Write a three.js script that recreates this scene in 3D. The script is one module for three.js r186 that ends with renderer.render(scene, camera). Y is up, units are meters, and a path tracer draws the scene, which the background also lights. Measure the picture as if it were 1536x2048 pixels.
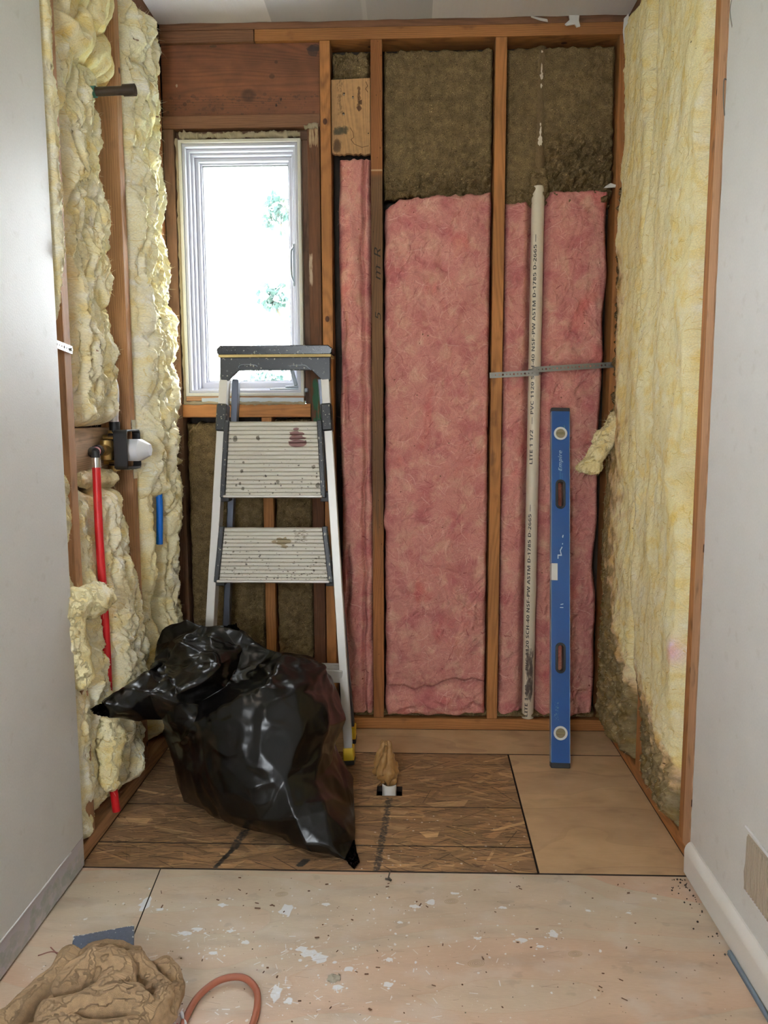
import * as THREE from 'three';
import { RoundedBoxGeometry } from 'three/addons/geometries/RoundedBoxGeometry.js';
import * as BGU from 'three/addons/utils/BufferGeometryUtils.js';
import { RectAreaLightUniformsLib } from 'three/addons/lights/RectAreaLightUniformsLib.js';
import { createNoise2D, createNoise3D } from 'simplex-noise';

// ---------------------------------------------------------------- camera, sky, lights, exposure
RectAreaLightUniformsLib.init();
const scene = new THREE.Scene();
const camera = new THREE.PerspectiveCamera(2 * Math.atan(1024 / 1540) * 180 / Math.PI, 1536 / 2048, 0.02, 200);
camera.rotation.order = 'YXZ';
camera.position.set(0.0633, 1.1147, 2.676);
camera.rotation.set(-0.11986, 0.03444, -0.00302);
const renderer = new THREE.WebGLRenderer({ antialias: true });
renderer.toneMapping = THREE.LinearToneMapping;
renderer.toneMappingExposure = 1.12;
renderer.shadowMap.enabled = true;
const SKY = new THREE.Color().setRGB(0.89, 0.95, 1.0);           // a bright overcast sky
scene.background = SKY;
scene.backgroundIntensity = 28;
scene.environmentIntensity = 28;
const LAMP = { color: new THREE.Color().setRGB(1.0, 0.83, 0.62), power: 3.4, size: 0.5, at: [-0.44, 2.37, 1.95] };

// ---------------------------------------------------------------- helpers
function mulberry(a) { return () => { a = (a + 0x6d2b79f5) | 0; let t = Math.imul(a ^ (a >>> 15), 1 | a); t = (t + Math.imul(t ^ (t >>> 7), 61 | t)) ^ t; return ((t ^ (t >>> 14)) >>> 0) / 4294967296; }; }
const rnd = mulberry(20240611);
const n2 = createNoise2D(mulberry(11)), n3 = createNoise3D(mulberry(12));
const clamp = (x, a = 0, b = 1) => Math.min(b, Math.max(a, x));
const lerp = (a, b, t) => a + (b - a) * t;
const sstep = (a, b, x) => { const t = clamp((x - a) / (b - a)); return t * t * (3 - 2 * t); };
const fbm2 = (x, y, o = 4) => { let s = 0, a = 0.5; for (let i = 0; i < o; i++) { s += a * n2(x, y); x = x * 2.03 + 13.1; y = y * 2.03 + 7.7; a *= 0.5; } return s; };
const ridge2 = (x, y, o = 4) => { let s = 0, a = 0.5; for (let i = 0; i < o; i++) { s += a * (1 - Math.abs(n2(x, y))); x = x * 2.07 + 3.1; y = y * 2.07 + 9.7; a *= 0.5; } return s; };
const fbm3 = (x, y, z, o = 3) => { let s = 0, a = 0.5; for (let i = 0; i < o; i++) { s += a * n3(x, y, z); x = x * 2.03 + 5; y = y * 2.03 + 1; z = z * 2.03 + 8; a *= 0.5; } return s; };
const h2 = (i, j, k) => { let h = Math.imul(i, 374761393) ^ Math.imul(j, 668265263) ^ Math.imul(k, 2147483647 - 58); h = Math.imul(h ^ (h >>> 13), 1274126177); return ((h ^ (h >>> 16)) >>> 0) / 4294967296; };
function worley(x, y, k = 1) {           // distance to the nearest and to the second nearest cell point
  const ix = Math.floor(x), iy = Math.floor(y); let a = 9, b = 9, id = 0;
  for (let j = -1; j <= 1; j++) for (let i = -1; i <= 1; i++) {
    const cx = ix + i + h2(ix + i, iy + j, k), cy = iy + j + h2(ix + i, iy + j, k + 77), d = Math.hypot(cx - x, cy - y);
    if (d < a) { b = a; a = d; id = h2(ix + i, iy + j, k + 5); } else if (d < b) b = d;
  }
  return [a, b, id];
}
const puff = (x, y, k) => { const [a, b] = worley(x, y, k); return Math.sqrt(clamp((b - a) * 1.5)); };
const V3 = (x, y, z) => new THREE.Vector3(x, y, z);
const rgb = (r, g, b) => new THREE.Color().setRGB(r, g, b);
const css = (s) => new THREE.Color(s);

const used = new Map();
function numbered(name) { const k = used.get(name) ?? 0; used.set(name, k + 1); return k ? name + '_' + String(k).padStart(3, '0') : name; }
function tag(o, label, category, group, kind) { if (label) o.userData.label = label; if (category) o.userData.category = category; if (group) o.userData.group = group; if (kind) o.userData.kind = kind; return o; }
function mesh(name, geo, mat, parent) {
  const m = new THREE.Mesh(geo, mat); m.name = parent ? name : numbered(name);
  if (parent) { const same = parent.children.filter((c) => c.userData.stem === name).length; m.userData.stem = name; if (same) m.name = name + '_' + String(same).padStart(3, '0'); }
  m.castShadow = m.receiveShadow = true; (parent ?? scene).add(m); return m;
}
function thing(name, label, category, at = [0, 0, 0], group) { const g = new THREE.Group(); g.name = numbered(name); g.position.set(...at); scene.add(g); return tag(g, label, category, group); }
function structure(name, label, category) { const g = new THREE.Group(); g.name = name; scene.add(g); g.userData.kind = 'structure'; return tag(g, label, category); }
const merge = (list) => { const l = list.map((g) => { const h = g.index ? g.toNonIndexed() : g; for (const k of Object.keys(h.attributes)) if (!['position', 'normal', 'uv'].includes(k)) h.deleteAttribute(k); return h; }); return BGU.mergeVertices(BGU.mergeGeometries(l)); };

// UVs in metres by the dominant axis of the normal, v running along `along`
function metreUV(g, along = 1, ou = rnd() * 3, ov = rnd() * 3) {
  const p = g.attributes.position, n = g.attributes.normal, uv = new Float32Array(p.count * 2);
  for (let i = 0; i < p.count; i++) {
    const P = [p.getX(i), p.getY(i), p.getZ(i)], N = [Math.abs(n.getX(i)), Math.abs(n.getY(i)), Math.abs(n.getZ(i))];
    N[along] *= 0.6; const k = N.indexOf(Math.max(...N)), rest = [0, 1, 2].filter((a) => a !== k);
    const va = rest.includes(along) ? along : rest[1], ua = rest.find((a) => a !== va);
    uv[i * 2] = P[ua] + ou; uv[i * 2 + 1] = P[va] + ov;
  }
  return g.setAttribute('uv', new THREE.BufferAttribute(uv, 2));
}
// a box from corner to corner with eased edges
function box(x0, y0, z0, x1, y1, z1, r = 0.0015, along = 1) {
  const w = Math.abs(x1 - x0), h = Math.abs(y1 - y0), d = Math.abs(z1 - z0), rr = Math.min(r, w / 2.2, h / 2.2, d / 2.2);
  const g = rr > 0.0004 ? new RoundedBoxGeometry(w, h, d, 1, rr) : new THREE.BoxGeometry(w, h, d);
  g.translate((x0 + x1) / 2, (y0 + y1) / 2, (z0 + z1) / 2);
  return metreUV(g, along);
}
// a bar of rectangular section between two points; `front` is the direction its width lies across
function bar(p, q, w, d, front = V3(0, 0, 1), r = 0.002) {
  const L = p.distanceTo(q), g = new RoundedBoxGeometry(w, L, d, 1, Math.min(r, w / 2.2, d / 2.2)); metreUV(g, 1);
  const y = q.clone().sub(p).normalize(), x = y.clone().cross(front).normalize(), z = x.clone().cross(y).normalize();
  return g.applyMatrix4(new THREE.Matrix4().makeBasis(x, y, z).setPosition(p.clone().add(q).multiplyScalar(0.5)));
}
function tube(pts, r, seg = 40, rad = 10) { return new THREE.TubeGeometry(new THREE.CatmullRomCurve3(pts.map((p) => Array.isArray(p) ? V3(...p) : p)), seg, r, rad, false); }
function rod(p, q, r, rad = 16, r2 = r) { const a = V3(...p), b = V3(...q), g = new THREE.CylinderGeometry(r2, r, a.distanceTo(b), rad); g.applyQuaternion(new THREE.Quaternion().setFromUnitVectors(V3(0, 1, 0), b.clone().sub(a).normalize())); return g.translate(...a.add(b).multiplyScalar(0.5).toArray()); }
// a polygon in a plane, extruded and bevelled; f maps shape axes to the world
function plate(pts, depth, bevel = 0.001, holes = []) {
  const s = new THREE.Shape(pts.map((p) => new THREE.Vector2(...p))); for (const h of holes) s.holes.push(h);
  return new THREE.ExtrudeGeometry(s, { depth, bevelEnabled: bevel > 0, bevelThickness: bevel, bevelSize: bevel, bevelOffset: -bevel, bevelSegments: 1, curveSegments: 12 });
}

// ---------------------------------------------------------------- textures
function pixelTex(w, h, fn, srgb = true, wrap = THREE.MirroredRepeatWrapping) {
  const d = new Uint8Array(w * h * 4);
  for (let y = 0; y < h; y++) for (let x = 0; x < w; x++) { const c = fn(x, y), i = (y * w + x) * 4; d[i] = clamp(c[0], 0, 255); d[i + 1] = clamp(c[1], 0, 255); d[i + 2] = clamp(c[2], 0, 255); d[i + 3] = 255; }
  const t = new THREE.DataTexture(d, w, h); return setup(t, srgb, wrap);
}
function setup(t, srgb, wrap = THREE.MirroredRepeatWrapping) { t.magFilter = THREE.LinearFilter; t.wrapS = t.wrapT = wrap; if (srgb) t.colorSpace = THREE.SRGBColorSpace; t.needsUpdate = true; return t; }
function canvas(w, h) { const c = document.createElement('canvas'); c.width = w; c.height = h; return [c, c.getContext('2d')]; }
const canvasTex = (c, srgb = true, wrap = THREE.ClampToEdgeWrapping) => setup(new THREE.CanvasTexture(c), srgb, wrap);
function scaled(t, su, sv) { const k = t.clone(); k.repeat.set(1 / su, 1 / sv); k.needsUpdate = true; return k; }
function blot(g, x, y, r, fill, R = rnd, n = 9, squash = 1) {
  g.fillStyle = fill; g.beginPath();
  for (let i = 0; i <= n; i++) { const a = i / n * Math.PI * 2, q = r * (0.65 + 0.6 * h2(i % n, Math.floor(x * 7), Math.floor(y * 13))); const X = x + Math.cos(a) * q, Y = y + Math.sin(a) * q * squash; i ? g.lineTo(X, Y) : g.moveTo(X, Y); }
  g.fill();
}
function fill(c, g, fn) { const im = g.createImageData(c.width, c.height); for (let y = 0; y < c.height; y++) for (let x = 0; x < c.width; x++) { const v = fn(x, y), i = (y * c.width + x) * 4; im.data[i] = clamp(v[0], 0, 255); im.data[i + 1] = clamp(v[1], 0, 255); im.data[i + 2] = clamp(v[2], 0, 255); im.data[i + 3] = 255; } g.putImageData(im, 0, 0); }

// fir: u across the grain, v along it (0.25 m x 1 m), about mid tone 1; tinted by the material
function woodValue(u, v, s) {
  const warp = n2(u * 6 + s, v * 0.7) * 0.05 + n2(u * 20 + s, v * 2.5) * 0.006;
  const ring = Math.sin((u + warp) * 520 + n2(v * 0.8, s) * 5);
  const fine = n2(u * 900, v * 18 + s) * 0.5 + n2(u * 300, v * 6 + s) * 0.5;
  return 0.80 + 0.09 * Math.pow(0.5 + 0.5 * ring, 2) * -1 + 0.07 * fine + 0.06 * n2(u * 5 + s, v * 1.4);
}
const knots = [[0.05, 0.21, 0.006], [0.19, 0.68, 0.007]];
const woodTex = pixelTex(384, 1024, (x, y) => {
  const u = x / 384 * 0.25, v = y / 1024; let k = woodValue(u, v, 3.7), dark = 0;
  for (const [ku, kv, kr] of knots) { const d = Math.hypot(u - ku, (v - kv) * 0.7) / kr; dark = Math.max(dark, 1 - sstep(0.7, 1.3, d)); k += 0.05 * Math.sin(d * 7) * Math.exp(-d * 0.8); }
  k *= 1 - 0.55 * dark; const st = sstep(0.25, 0.7, fbm2(u * 9, v * 5, 4)) * 0.16; k -= st;
  return [255 * k, 255 * (k - 0.02 - 0.05 * dark), 255 * (k - 0.05 - 0.06 * dark)];
});
const woodBump = pixelTex(256, 1024, (x, y) => { const u = x / 256 * 0.25, v = y / 1024, k = 255 * (0.5 + 0.3 * n2(u * 800, v * 14) + 0.2 * n2(u * 200, v * 9)); return [k, k, k]; }, false);
const W_MAP = scaled(woodTex, 0.25, 1), W_BUMP = scaled(woodBump, 0.25, 1);
const wood = (r, g, b, rough = 0.72) => new THREE.MeshStandardMaterial({ color: rgb(r, g, b), map: W_MAP, bumpMap: W_BUMP, bumpScale: 0.0006, roughness: rough });
const M = {
  stud: wood(0.66, 0.285, 0.085), studPale: wood(0.74, 0.40, 0.20), studDark: wood(0.36, 0.17, 0.085), studBrown: wood(0.30, 0.165, 0.10), studPink: wood(1.0, 0.60, 0.36), block: wood(1.0, 0.76, 0.55),
  shadedSheath: wood(0.06, 0.042, 0.03),  // near-black colour stands in for deep shade in the gaps round the wool
  white: new THREE.MeshPhysicalMaterial({ color: rgb(0.83, 0.83, 0.84), roughness: 0.35 }),
};

// ================================================================ THE SETTING
// ---------------------------------------------------------------- floor
const PLY = (() => {                                 // whitewashed plywood of the front sheets, 1.54 m square from x = -0.77, z = 0.89
  const N = 2048, S = 1.54, [c, g] = canvas(N, N);
  fill(c, g, (px, py) => {
    const x = px / N * S - 0.77, z = 0.89 + (1 - py / N) * S;
    const f = z * 13 + n2(x * 0.8 + 4, z * 2.6) * 2.1 + n2(x * 2.2, z * 6) * 0.4 + n2(x * 9, z * 22) * 0.04, fr = f - Math.floor(f), id = Math.floor(f);
    const band = (h2(id, 3, 9) - 0.5) * 1.5 + (fr - 0.5) * 0.6, grain = n2(x * 14, z * 620) * 0.5 + n2(x * 40, z * 260) * 0.5, soft = fbm2(x * 3, z * 5, 4), grime = fbm2(x * 5 + 9, z * 7, 5);
    const edge = fr < 0.05 ? (1 - fr / 0.05) * 9 : 0;
    let r = 209 + soft * 9 + grain * 4 - edge * 0.6, gg = 186 + soft * 9 + grain * 5 - edge, b = 162 + soft * 9 + grain * 5 - edge * 1.2;
    r += band * 1; gg -= band * 9; b -= band * 11;
    const w = sstep(0.0, 0.6, grime) * 0.35; r = lerp(r, 221, w); gg = lerp(gg, 211, w); b = lerp(b, 203, w);
    const dirt = sstep(0.0, 0.7, fbm2(x * 2.5 + 31, z * 9, 5)) * 0.07 + sstep(0.45, 0.6, fbm2(x * 7 + 3, z * 10 + 5, 4)) * 0.06; r *= 1 - dirt; gg *= 1 - dirt; b *= 1 - dirt;
    return [r, gg, b];
  });
  const at = (x, z) => [(x + 0.77) / S * N, N * (1 - (z - 0.89) / S)], m = N / S;
  // knots
  for (const [x, z, r] of [[0.16, 1.0, 0.012], [0.2, 1.205, 0.013], [-0.24, 0.985, 0.011], [0.41, 1.17, 0.011], [-0.42, 1.31, 0.012]]) { const [X, Y] = at(x, z); for (let k = 4; k > 0; k--) { g.strokeStyle = `rgba(${120 + k * 8},${95 + k * 8},80,0.35)`; g.lineWidth = 2.4; g.beginPath(); g.ellipse(X, Y, r * m * k / 4 * 1.3, r * m * k / 4 * 0.8, 0.2, 0, 7); g.stroke(); } }
  // white paint: the larger splashes where they lie, then drips and spatter
  const R = mulberry(77), P = 'rgba(240,244,250,';
  const splash = [[-0.55, 1.03, 0.014, 2.1], [-0.51, 1.05, 0.010, 0.7], [-0.43, 1.13, 0.015, 0.6], [-0.405, 1.115, 0.012, 0.6], [-0.37, 1.03, 0.010, 0.9], [-0.22, 1.045, 0.016, 1.6], [-0.132, 1.02, 0.009, 0.8], [0.075, 1.022, 0.012, 0.8], [0.112, 1.005, 0.009, 1.6], [0.17, 0.97, 0.009, 0.8], [0.275, 1.02, 0.009, 0.7], [-0.15, 1.185, 0.017, 0.9], [-0.125, 1.2, 0.018, 0.9], [-0.165, 1.172, 0.013, 1], [-0.06, 1.23, 0.009, 1], [0.02, 1.2, 0.008, 1], [-0.08, 1.28, 0.012, 0.9], [0.02, 1.27, 0.011, 0.9], [0.305, 1.13, 0.013, 0.7], [0.375, 1.108, 0.011, 1.3], [0.34, 1.15, 0.009, 0.7], [0.21, 1.128, 0.008, 0.8], [-0.35, 1.19, 0.009, 0.9], [-0.33, 1.12, 0.008, 0.9], [-0.29, 1.155, 0.009, 1], [-0.2, 1.3, 0.012, 2.4], [-0.17, 1.32, 0.010, 1.2], [0.04, 1.08, 0.006, 1], [0.56, 1.03, 0.006, 0.8], [0.635, 0.975, 0.007, 0.7], [0.47, 1.025, 0.006, 0.9]];
  for (const [x, z, r, sq] of splash) { const [X, Y] = at(x, z); blot(g, X, Y, r * m, P + '0.85)', R, 13, sq * 0.8); for (let k = 0; k < 5; k++) blot(g, X + (R() - 0.5) * r * m * 4, Y + (R() - 0.5) * r * m * 3, r * m * (0.1 + 0.2 * R()), P + '0.8)', R, 7); }
  for (let k = 0; k < 900; k++) { const x = -0.15 + (R() + R() + R() - 1.5) * 0.62, z = 1.17 + (R() + R() - 1) * 0.42, [X, Y] = at(x, z); if (z < 0.93) continue; const r = (0.0006 + 0.0028 * R() ** 4) * m; blot(g, X, Y, r, P + (0.5 + 0.4 * R()) + ')', R, 7, 0.6 + R()); }
  for (let k = 0; k < 150; k++) { const [X, Y] = at(-0.2 + (R() + R() - 1) * 0.5, 1.13 + R() * 0.3), a = R() * 7, l = (0.006 + 0.016 * R()) * m; g.strokeStyle = P + '0.7)'; g.lineWidth = 1 + 2.4 * R(); g.beginPath(); g.moveTo(X, Y); g.lineTo(X + Math.cos(a) * l, Y + Math.sin(a) * l); g.stroke(); }
  for (let k = 0; k < 320; k++) { const [X, Y] = at(-0.72 + R() * 1.45, 0.9 + R() * 0.6); blot(g, X, Y, (0.0005 + 0.0012 * R()) * m, `rgba(${70 + 40 * R()},${50 + 30 * R()},45,0.8)`, R, 6, 0.5 + R()); }
  for (let k = 0; k < 60; k++) { const [X, Y] = at(-0.6 + R() * 1.2, 0.95 + R() * 0.5), a = (R() - 0.5) * 0.8, l = (0.01 + 0.03 * R()) * m; g.strokeStyle = 'rgba(120,90,80,0.35)'; g.lineWidth = 1.2; g.beginPath(); g.moveTo(X, Y); g.lineTo(X + Math.cos(a) * l, Y + Math.sin(a) * l); g.stroke(); }
  const t = canvasTex(c, true, THREE.MirroredRepeatWrapping); t.repeat.set(1 / S, 1 / S); t.offset.set(0.77 / S, -0.89 / S); return t;   // used with uv = (x, z)
})();
const OSB = (() => {                                  // oriented strand board, x -0.77 ... 0.39, z 0.19 ... 0.89
  const W = 1536, H = 928, m = W / 1.16, [c, g] = canvas(W, H), R = mulberry(5);
  g.fillStyle = '#8b6b4c'; g.fillRect(0, 0, W, H);
  for (let k = 0; k < 1900; k++) {
    const x = R() * W, y = R() * H, a = (R() + R() - 1) * 0.75 + (R() < 0.2 ? 1.6 * (R() - 0.5) : 0), L = m * (0.03 + 0.10 * R()), w = m * (0.006 + 0.030 * R() * R()), q = R(), s = 0.72 + 0.5 * R();
    g.save(); g.translate(x, y); g.rotate(a);
    g.fillStyle = `rgba(${(q < 0.16 ? 204 : 160) * s | 0},${(q < 0.16 ? 168 : 123) * s | 0},${(q < 0.16 ? 122 : 85) * s | 0},${0.25 + 0.45 * R()})`;
    g.beginPath(); g.moveTo(-L / 2, -w / 2 * (0.4 + R())); g.lineTo(L / 2, -w / 2 * (0.4 + R())); g.lineTo(L / 2 + w * R(), w / 2); g.lineTo(-L / 2 - w * R(), w / 2); g.fill();
    if (R() < 0.5) { g.strokeStyle = 'rgba(52,34,22,0.7)'; g.lineWidth = 1.5 + 2 * R(); g.beginPath(); g.moveTo(-L / 2, w / 2); g.lineTo(L / 2, w / 2 * (0.6 + 0.5 * R())); g.stroke(); }
    g.restore();
  }
  const at = (x, z) => [(x + 0.77) * m, H - (z - 0.19) * m];
  for (const [x0, z0, x1, z1, w] of [[0.002, 0.515, -0.008, 0.7, 0.017], [-0.008, 0.7, -0.02, 0.885, 0.015], [-0.385, 0.70, -0.40, 0.80, 0.02], [-0.40, 0.8, -0.425, 0.882, 0.009], [-0.20, 0.84, -0.215, 0.87, 0.016]])   // dark adhesive smears
    for (let k = 0; k < 240; k++) { const t = R(), [X, Y] = at(lerp(x0, x1, t) + (R() - 0.5) * w, lerp(z0, z1, t)); blot(g, X, Y, m * (0.002 + 0.003 * R()), `rgba(48,44,42,${0.2 + 0.25 * R()})`, R, 7); }
  for (let k = 0; k < 160; k++) { const [X, Y] = at(-0.1 + R() * 0.5, 0.6 + 0.28 * R()); blot(g, X, Y, m * (0.0007 + 0.003 * R() ** 4), 'rgba(225,215,205,0.75)', R, 7); }
  for (let k = 0; k < 700; k++) { const [X, Y] = at(-0.77 + R() * 1.16, 0.19 + 0.7 * R()); blot(g, X, Y, m * (0.01 + 0.02 * R()), `rgba(170,140,110,${0.04 * R()})`, R, 9); }
  const t = canvasTex(c, true); t.repeat.set(1 / 1.16, 1 / 0.7); t.offset.set(0.77 / 1.16, -0.19 / 0.7); return t;
})();
const BACKPLY = scaled(pixelTex(1024, 1024, (px, py) => {
  const x = px / 1024, z = py / 1024, f = z * 5 + n2(x * 0.8, z * 2.5 + 7) * 1.1 + n2(x * 3, z * 8) * 0.2, fr = f - Math.floor(f), soft = fbm2(x * 4 + 3, z * 6, 5), g = n2(x * 12, z * 420), dk = sstep(0.1, 0.7, fbm2(x * 4, z * 9 + 40, 5)) * 0.07;
  const k = 1 - dk - (fr < 0.06 ? 0.04 : 0), b = (h2(Math.floor(f), 1, 2) - 0.5) * 10; return [(196 + soft * 16 + g * 3 + b) * k, (163 + soft * 15 + g * 4 + b) * k, (124 + soft * 13 + g * 4 + b * 0.6) * k];
}), 1, 1);
const plyBump = scaled(pixelTex(512, 512, (x, y) => { const k = 128 + 60 * n2(x * 0.04, y * 0.7) + 40 * n2(x * 0.3, y * 0.3); return [k, k, k]; }, false), 0.5, 0.5);
const osbBump = scaled(pixelTex(512, 512, (x, y) => { const k = 128 + 90 * n2(x * 0.012, y * 0.09) + 50 * n2(x * 0.05 + 9, y * 0.22); return [k, k, k]; }, false), 0.4, 0.4);
const floor = structure('floor', 'bare plywood and strand board subfloor with paint spatter', 'floor');
const floorM = { ply: new THREE.MeshStandardMaterial({ map: PLY, bumpMap: plyBump, bumpScale: 0.0004, roughness: 0.42 }), osb: new THREE.MeshStandardMaterial({ map: OSB, bumpMap: osbBump, bumpScale: 0.0012, roughness: 0.72 }), back: new THREE.MeshStandardMaterial({ map: BACKPLY, bumpMap: plyBump, bumpScale: 0.0004, roughness: 0.62 }), under: wood(0.10, 0.06, 0.035) };
const sawn = new THREE.MeshStandardMaterial({ color: rgb(0.035, 0.024, 0.017), roughness: 0.95 });
function sheet(name, pts, mat, hole) {               // a floor sheet, outline in (x, z), top at y = 0
  const g = plate(pts.map(([x, z]) => [x, -z]), 0.015, 0.001, hole ? [new THREE.Path(hole.map(([x, z]) => new THREE.Vector2(x, -z)))] : []);
  g.rotateX(-Math.PI / 2).translate(0, -0.016, 0);
  const p = g.attributes.position, uv = new Float32Array(p.count * 2); for (let i = 0; i < p.count; i++) { uv[i * 2] = p.getX(i); uv[i * 2 + 1] = p.getZ(i); }
  g.setAttribute('uv', new THREE.BufferAttribute(uv, 2)); return mesh(name, g, [mat, sawn], floor);
}
const e = 0.0016;
sheet('plywood_sheet', [[-0.77, 0.889 + e], [-0.5606, 0.889 + e], [-0.5196, 1.36], [-0.36, 3.4], [-0.77, 3.4]], floorM.ply);
sheet('plywood_sheet', [[-0.5598, 0.889 + e], [0.765, 0.884 + e], [0.765, 3.4], [-0.358, 3.4], [-0.5188, 1.36]], floorM.ply);
sheet('strand_board_sheet', [[-0.765, 0.198 + e], [0.389, 0.203 + e], [0.384, 0.560], [-0.765, 0.566]], floorM.osb, [[-0.036, 0.44], [-0.036, 0.497], [0.039, 0.497], [0.039, 0.44]]);
sheet('strand_board_sheet', [[-0.765, 0.5685], [0.384, 0.5625], [0.381, 0.7665], [-0.765, 0.7715]], floorM.osb);
sheet('strand_board_sheet', [[-0.765, 0.774], [0.381, 0.769], [0.379, 0.884 - e], [-0.765, 0.889 - e]], floorM.osb);
sheet('plywood_sheet', [[0.3925, 0.203 + e], [0.765, 0.203 + e], [0.765, 0.883 - e], [0.3825, 0.884 - e]], floorM.back);
sheet('plywood_sheet', [[-0.765, 0], [0.765, 0], [0.765, 0.202], [-0.765, 0.197]], floorM.back);
mesh('subfloor', box(-0.9, -0.09, -0.11, 0.9, -0.055, 3.5, 0, 2), floorM.under, floor);

// ---------------------------------------------------------------- drywall
const paintTex = scaled(pixelTex(1024, 1024, (x, y) => { const k = 231 + 3 * fbm2(x * 0.006, y * 0.006, 4) + 2 * n2(x * 0.12, y * 0.12), d = sstep(0.35, 0.7, fbm2(x * 0.012 + 50, y * 0.012, 4)) * 7; return [k - d, k - d * 1.1, k - 3 - d * 1.3]; }), 0.9, 0.9);
const paintBump = scaled(pixelTex(512, 512, (x, y) => { const k = 128 + 60 * n2(x * 0.1, y * 0.1) + 50 * n2(x * 0.3, y * 0.3); return [k, k, k]; }, false), 0.35, 0.35);
const paintM = new THREE.MeshStandardMaterial({ color: rgb(0.98, 0.98, 0.98), map: paintTex, bumpMap: paintBump, bumpScale: 0.00025, roughness: 0.5 });
const ceilTex = (() => { const [c, g] = canvas(1024, 512); fill(c, g, (x, y) => { const k = 222 + 3 * fbm2(x * 0.008, y * 0.008, 4) + n2(x * 0.2, y * 0.2); return [k, k - 1, k - 4]; });
  // grey joint compound over the patched ceiling, x along the width of the alcove, y away from the back wall
  g.fillStyle = 'rgba(176,177,176,0.75)'; g.beginPath(); g.moveTo(250, 512); g.bezierCurveTo(270, 480, 285, 470, 300, 458); g.bezierCurveTo(400, 452, 480, 462, 560, 452); g.bezierCurveTo(600, 470, 596, 500, 600, 512); g.fill();
  g.strokeStyle = 'rgba(205,205,202,0.9)'; g.lineWidth = 16; g.beginPath(); g.moveTo(452, 512); g.lineTo(470, 440); g.stroke();
  const t = canvasTex(c); t.repeat.set(1 / 1.53, -1 / 0.765); t.offset.set(0.5, 0); return t; })();
const wallL = structure('wall_left', 'white painted drywall and open stud framing on the left', 'wall');
const wallR = structure('wall_right', 'white painted drywall and open stud framing on the right', 'wall');
mesh('drywall_panel', box(-0.765, 0.082, 0.888, -0.753, 2.403, 3.4, 0.001, 1), paintM, wallL);
const bandTex = (() => { const [c, g] = canvas(1024, 64), R = mulberry(3); g.fillStyle = '#cfc9cf'; g.fillRect(0, 0, 1024, 64); for (let k = 0; k < 260; k++) blot(g, R() * 1024, 20 + 44 * R(), 6 + 16 * R(), R() < 0.7 ? 'rgba(168,178,168,0.3)' : 'rgba(208,200,196,0.4)', R, 11, 0.6); const t = canvasTex(c, true, THREE.MirroredRepeatWrapping); t.repeat.set(1 / 0.9, 1 / 0.078); return t; })();
const band = box(-0.765, 0.006, 0.888, -0.7535, 0.081, 3.4, 0.001, 1); { const p = band.attributes.position, uv = band.attributes.uv; for (let i = 0; i < p.count; i++) uv.setXY(i, p.getZ(i), p.getY(i) - 0.005); }
mesh('bare_wall_strip', band, new THREE.MeshStandardMaterial({ map: bandTex, roughness: 0.8 }), wallL);
const caulk = tube(Array.from({ length: 40 }, (_, i) => V3(-0.7525, 0.0815 + 0.0012 * n2(i * 0.6, 1), 0.96 + i * 0.062)), 0.0022, 160, 6);
mesh('caulk_line', caulk, M.white, wallL);
mesh('drywall_panel', box(0.753, 0.006, 0.866, 0.765, 2.403, 3.4, 0.001, 1), paintM, wallR);
// ragged paper and gypsum along the cut edge of the right sheet
{ const s = new THREE.Shape(), pts = []; for (let i = 0; i <= 90; i++) { const y = 0.02 + i / 90 * 2.37; pts.push([0.866 - 0.004 - 0.0035 * n2(y * 9, 4) - 0.002 * n2(y * 40, 5), y]); } s.moveTo(0.872, 0.02); for (const p of pts) s.lineTo(...p); s.lineTo(0.872, 2.39);
  const g = new THREE.ExtrudeGeometry(s, { depth: 0.010, bevelEnabled: false }).rotateY(-Math.PI / 2).translate(0.7645, 0, 0); mesh('torn_edge', g, new THREE.MeshStandardMaterial({ color: rgb(0.72, 0.66, 0.56), roughness: 0.9 }), wallR); }
const ceiling = structure('ceiling', 'white drywall ceiling with grey patched compound', 'ceiling');
{ // the sheet's back edge is a little ragged
  const s = new THREE.Shape(); s.moveTo(-0.765, -3.4); s.lineTo(-0.765, -0.002); for (let i = 0; i <= 60; i++) { const x = -0.765 + i / 60 * 1.53; s.lineTo(x, -(0.004 + 0.004 * n2(x * 7, 2) - (Math.abs(x + 0.23) < 0.07 ? 0.006 * Math.cos((x + 0.23) / 0.07 * 1.57) : 0))); } s.lineTo(0.765, -3.4);
  const g = new THREE.ExtrudeGeometry(s, { depth: 0.0125, bevelEnabled: false }).rotateX(-Math.PI / 2).translate(0, 2.403, 0); { const p = g.attributes.position, uv = g.attributes.uv; for (let i = 0; i < p.count; i++) uv.setXY(i, p.getX(i), p.getZ(i)); }
  mesh('drywall_panel', g, new THREE.MeshStandardMaterial({ map: ceilTex, bumpMap: paintBump, bumpScale: 0.0003, roughness: 0.7 }), ceiling);
}
mesh('roof_deck', box(-0.9, 2.424, -0.11, 0.9, 2.5, 3.5, 0), M.shadedSheath, ceiling);
mesh('backing', box(-0.9, -0.06, -0.11, -0.862, 2.425, 3.5, 0), M.shadedSheath, wallL);
mesh('backing', box(0.862, -0.06, -0.11, 0.9, 2.425, 3.5, 0), M.shadedSheath, wallR);

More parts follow.
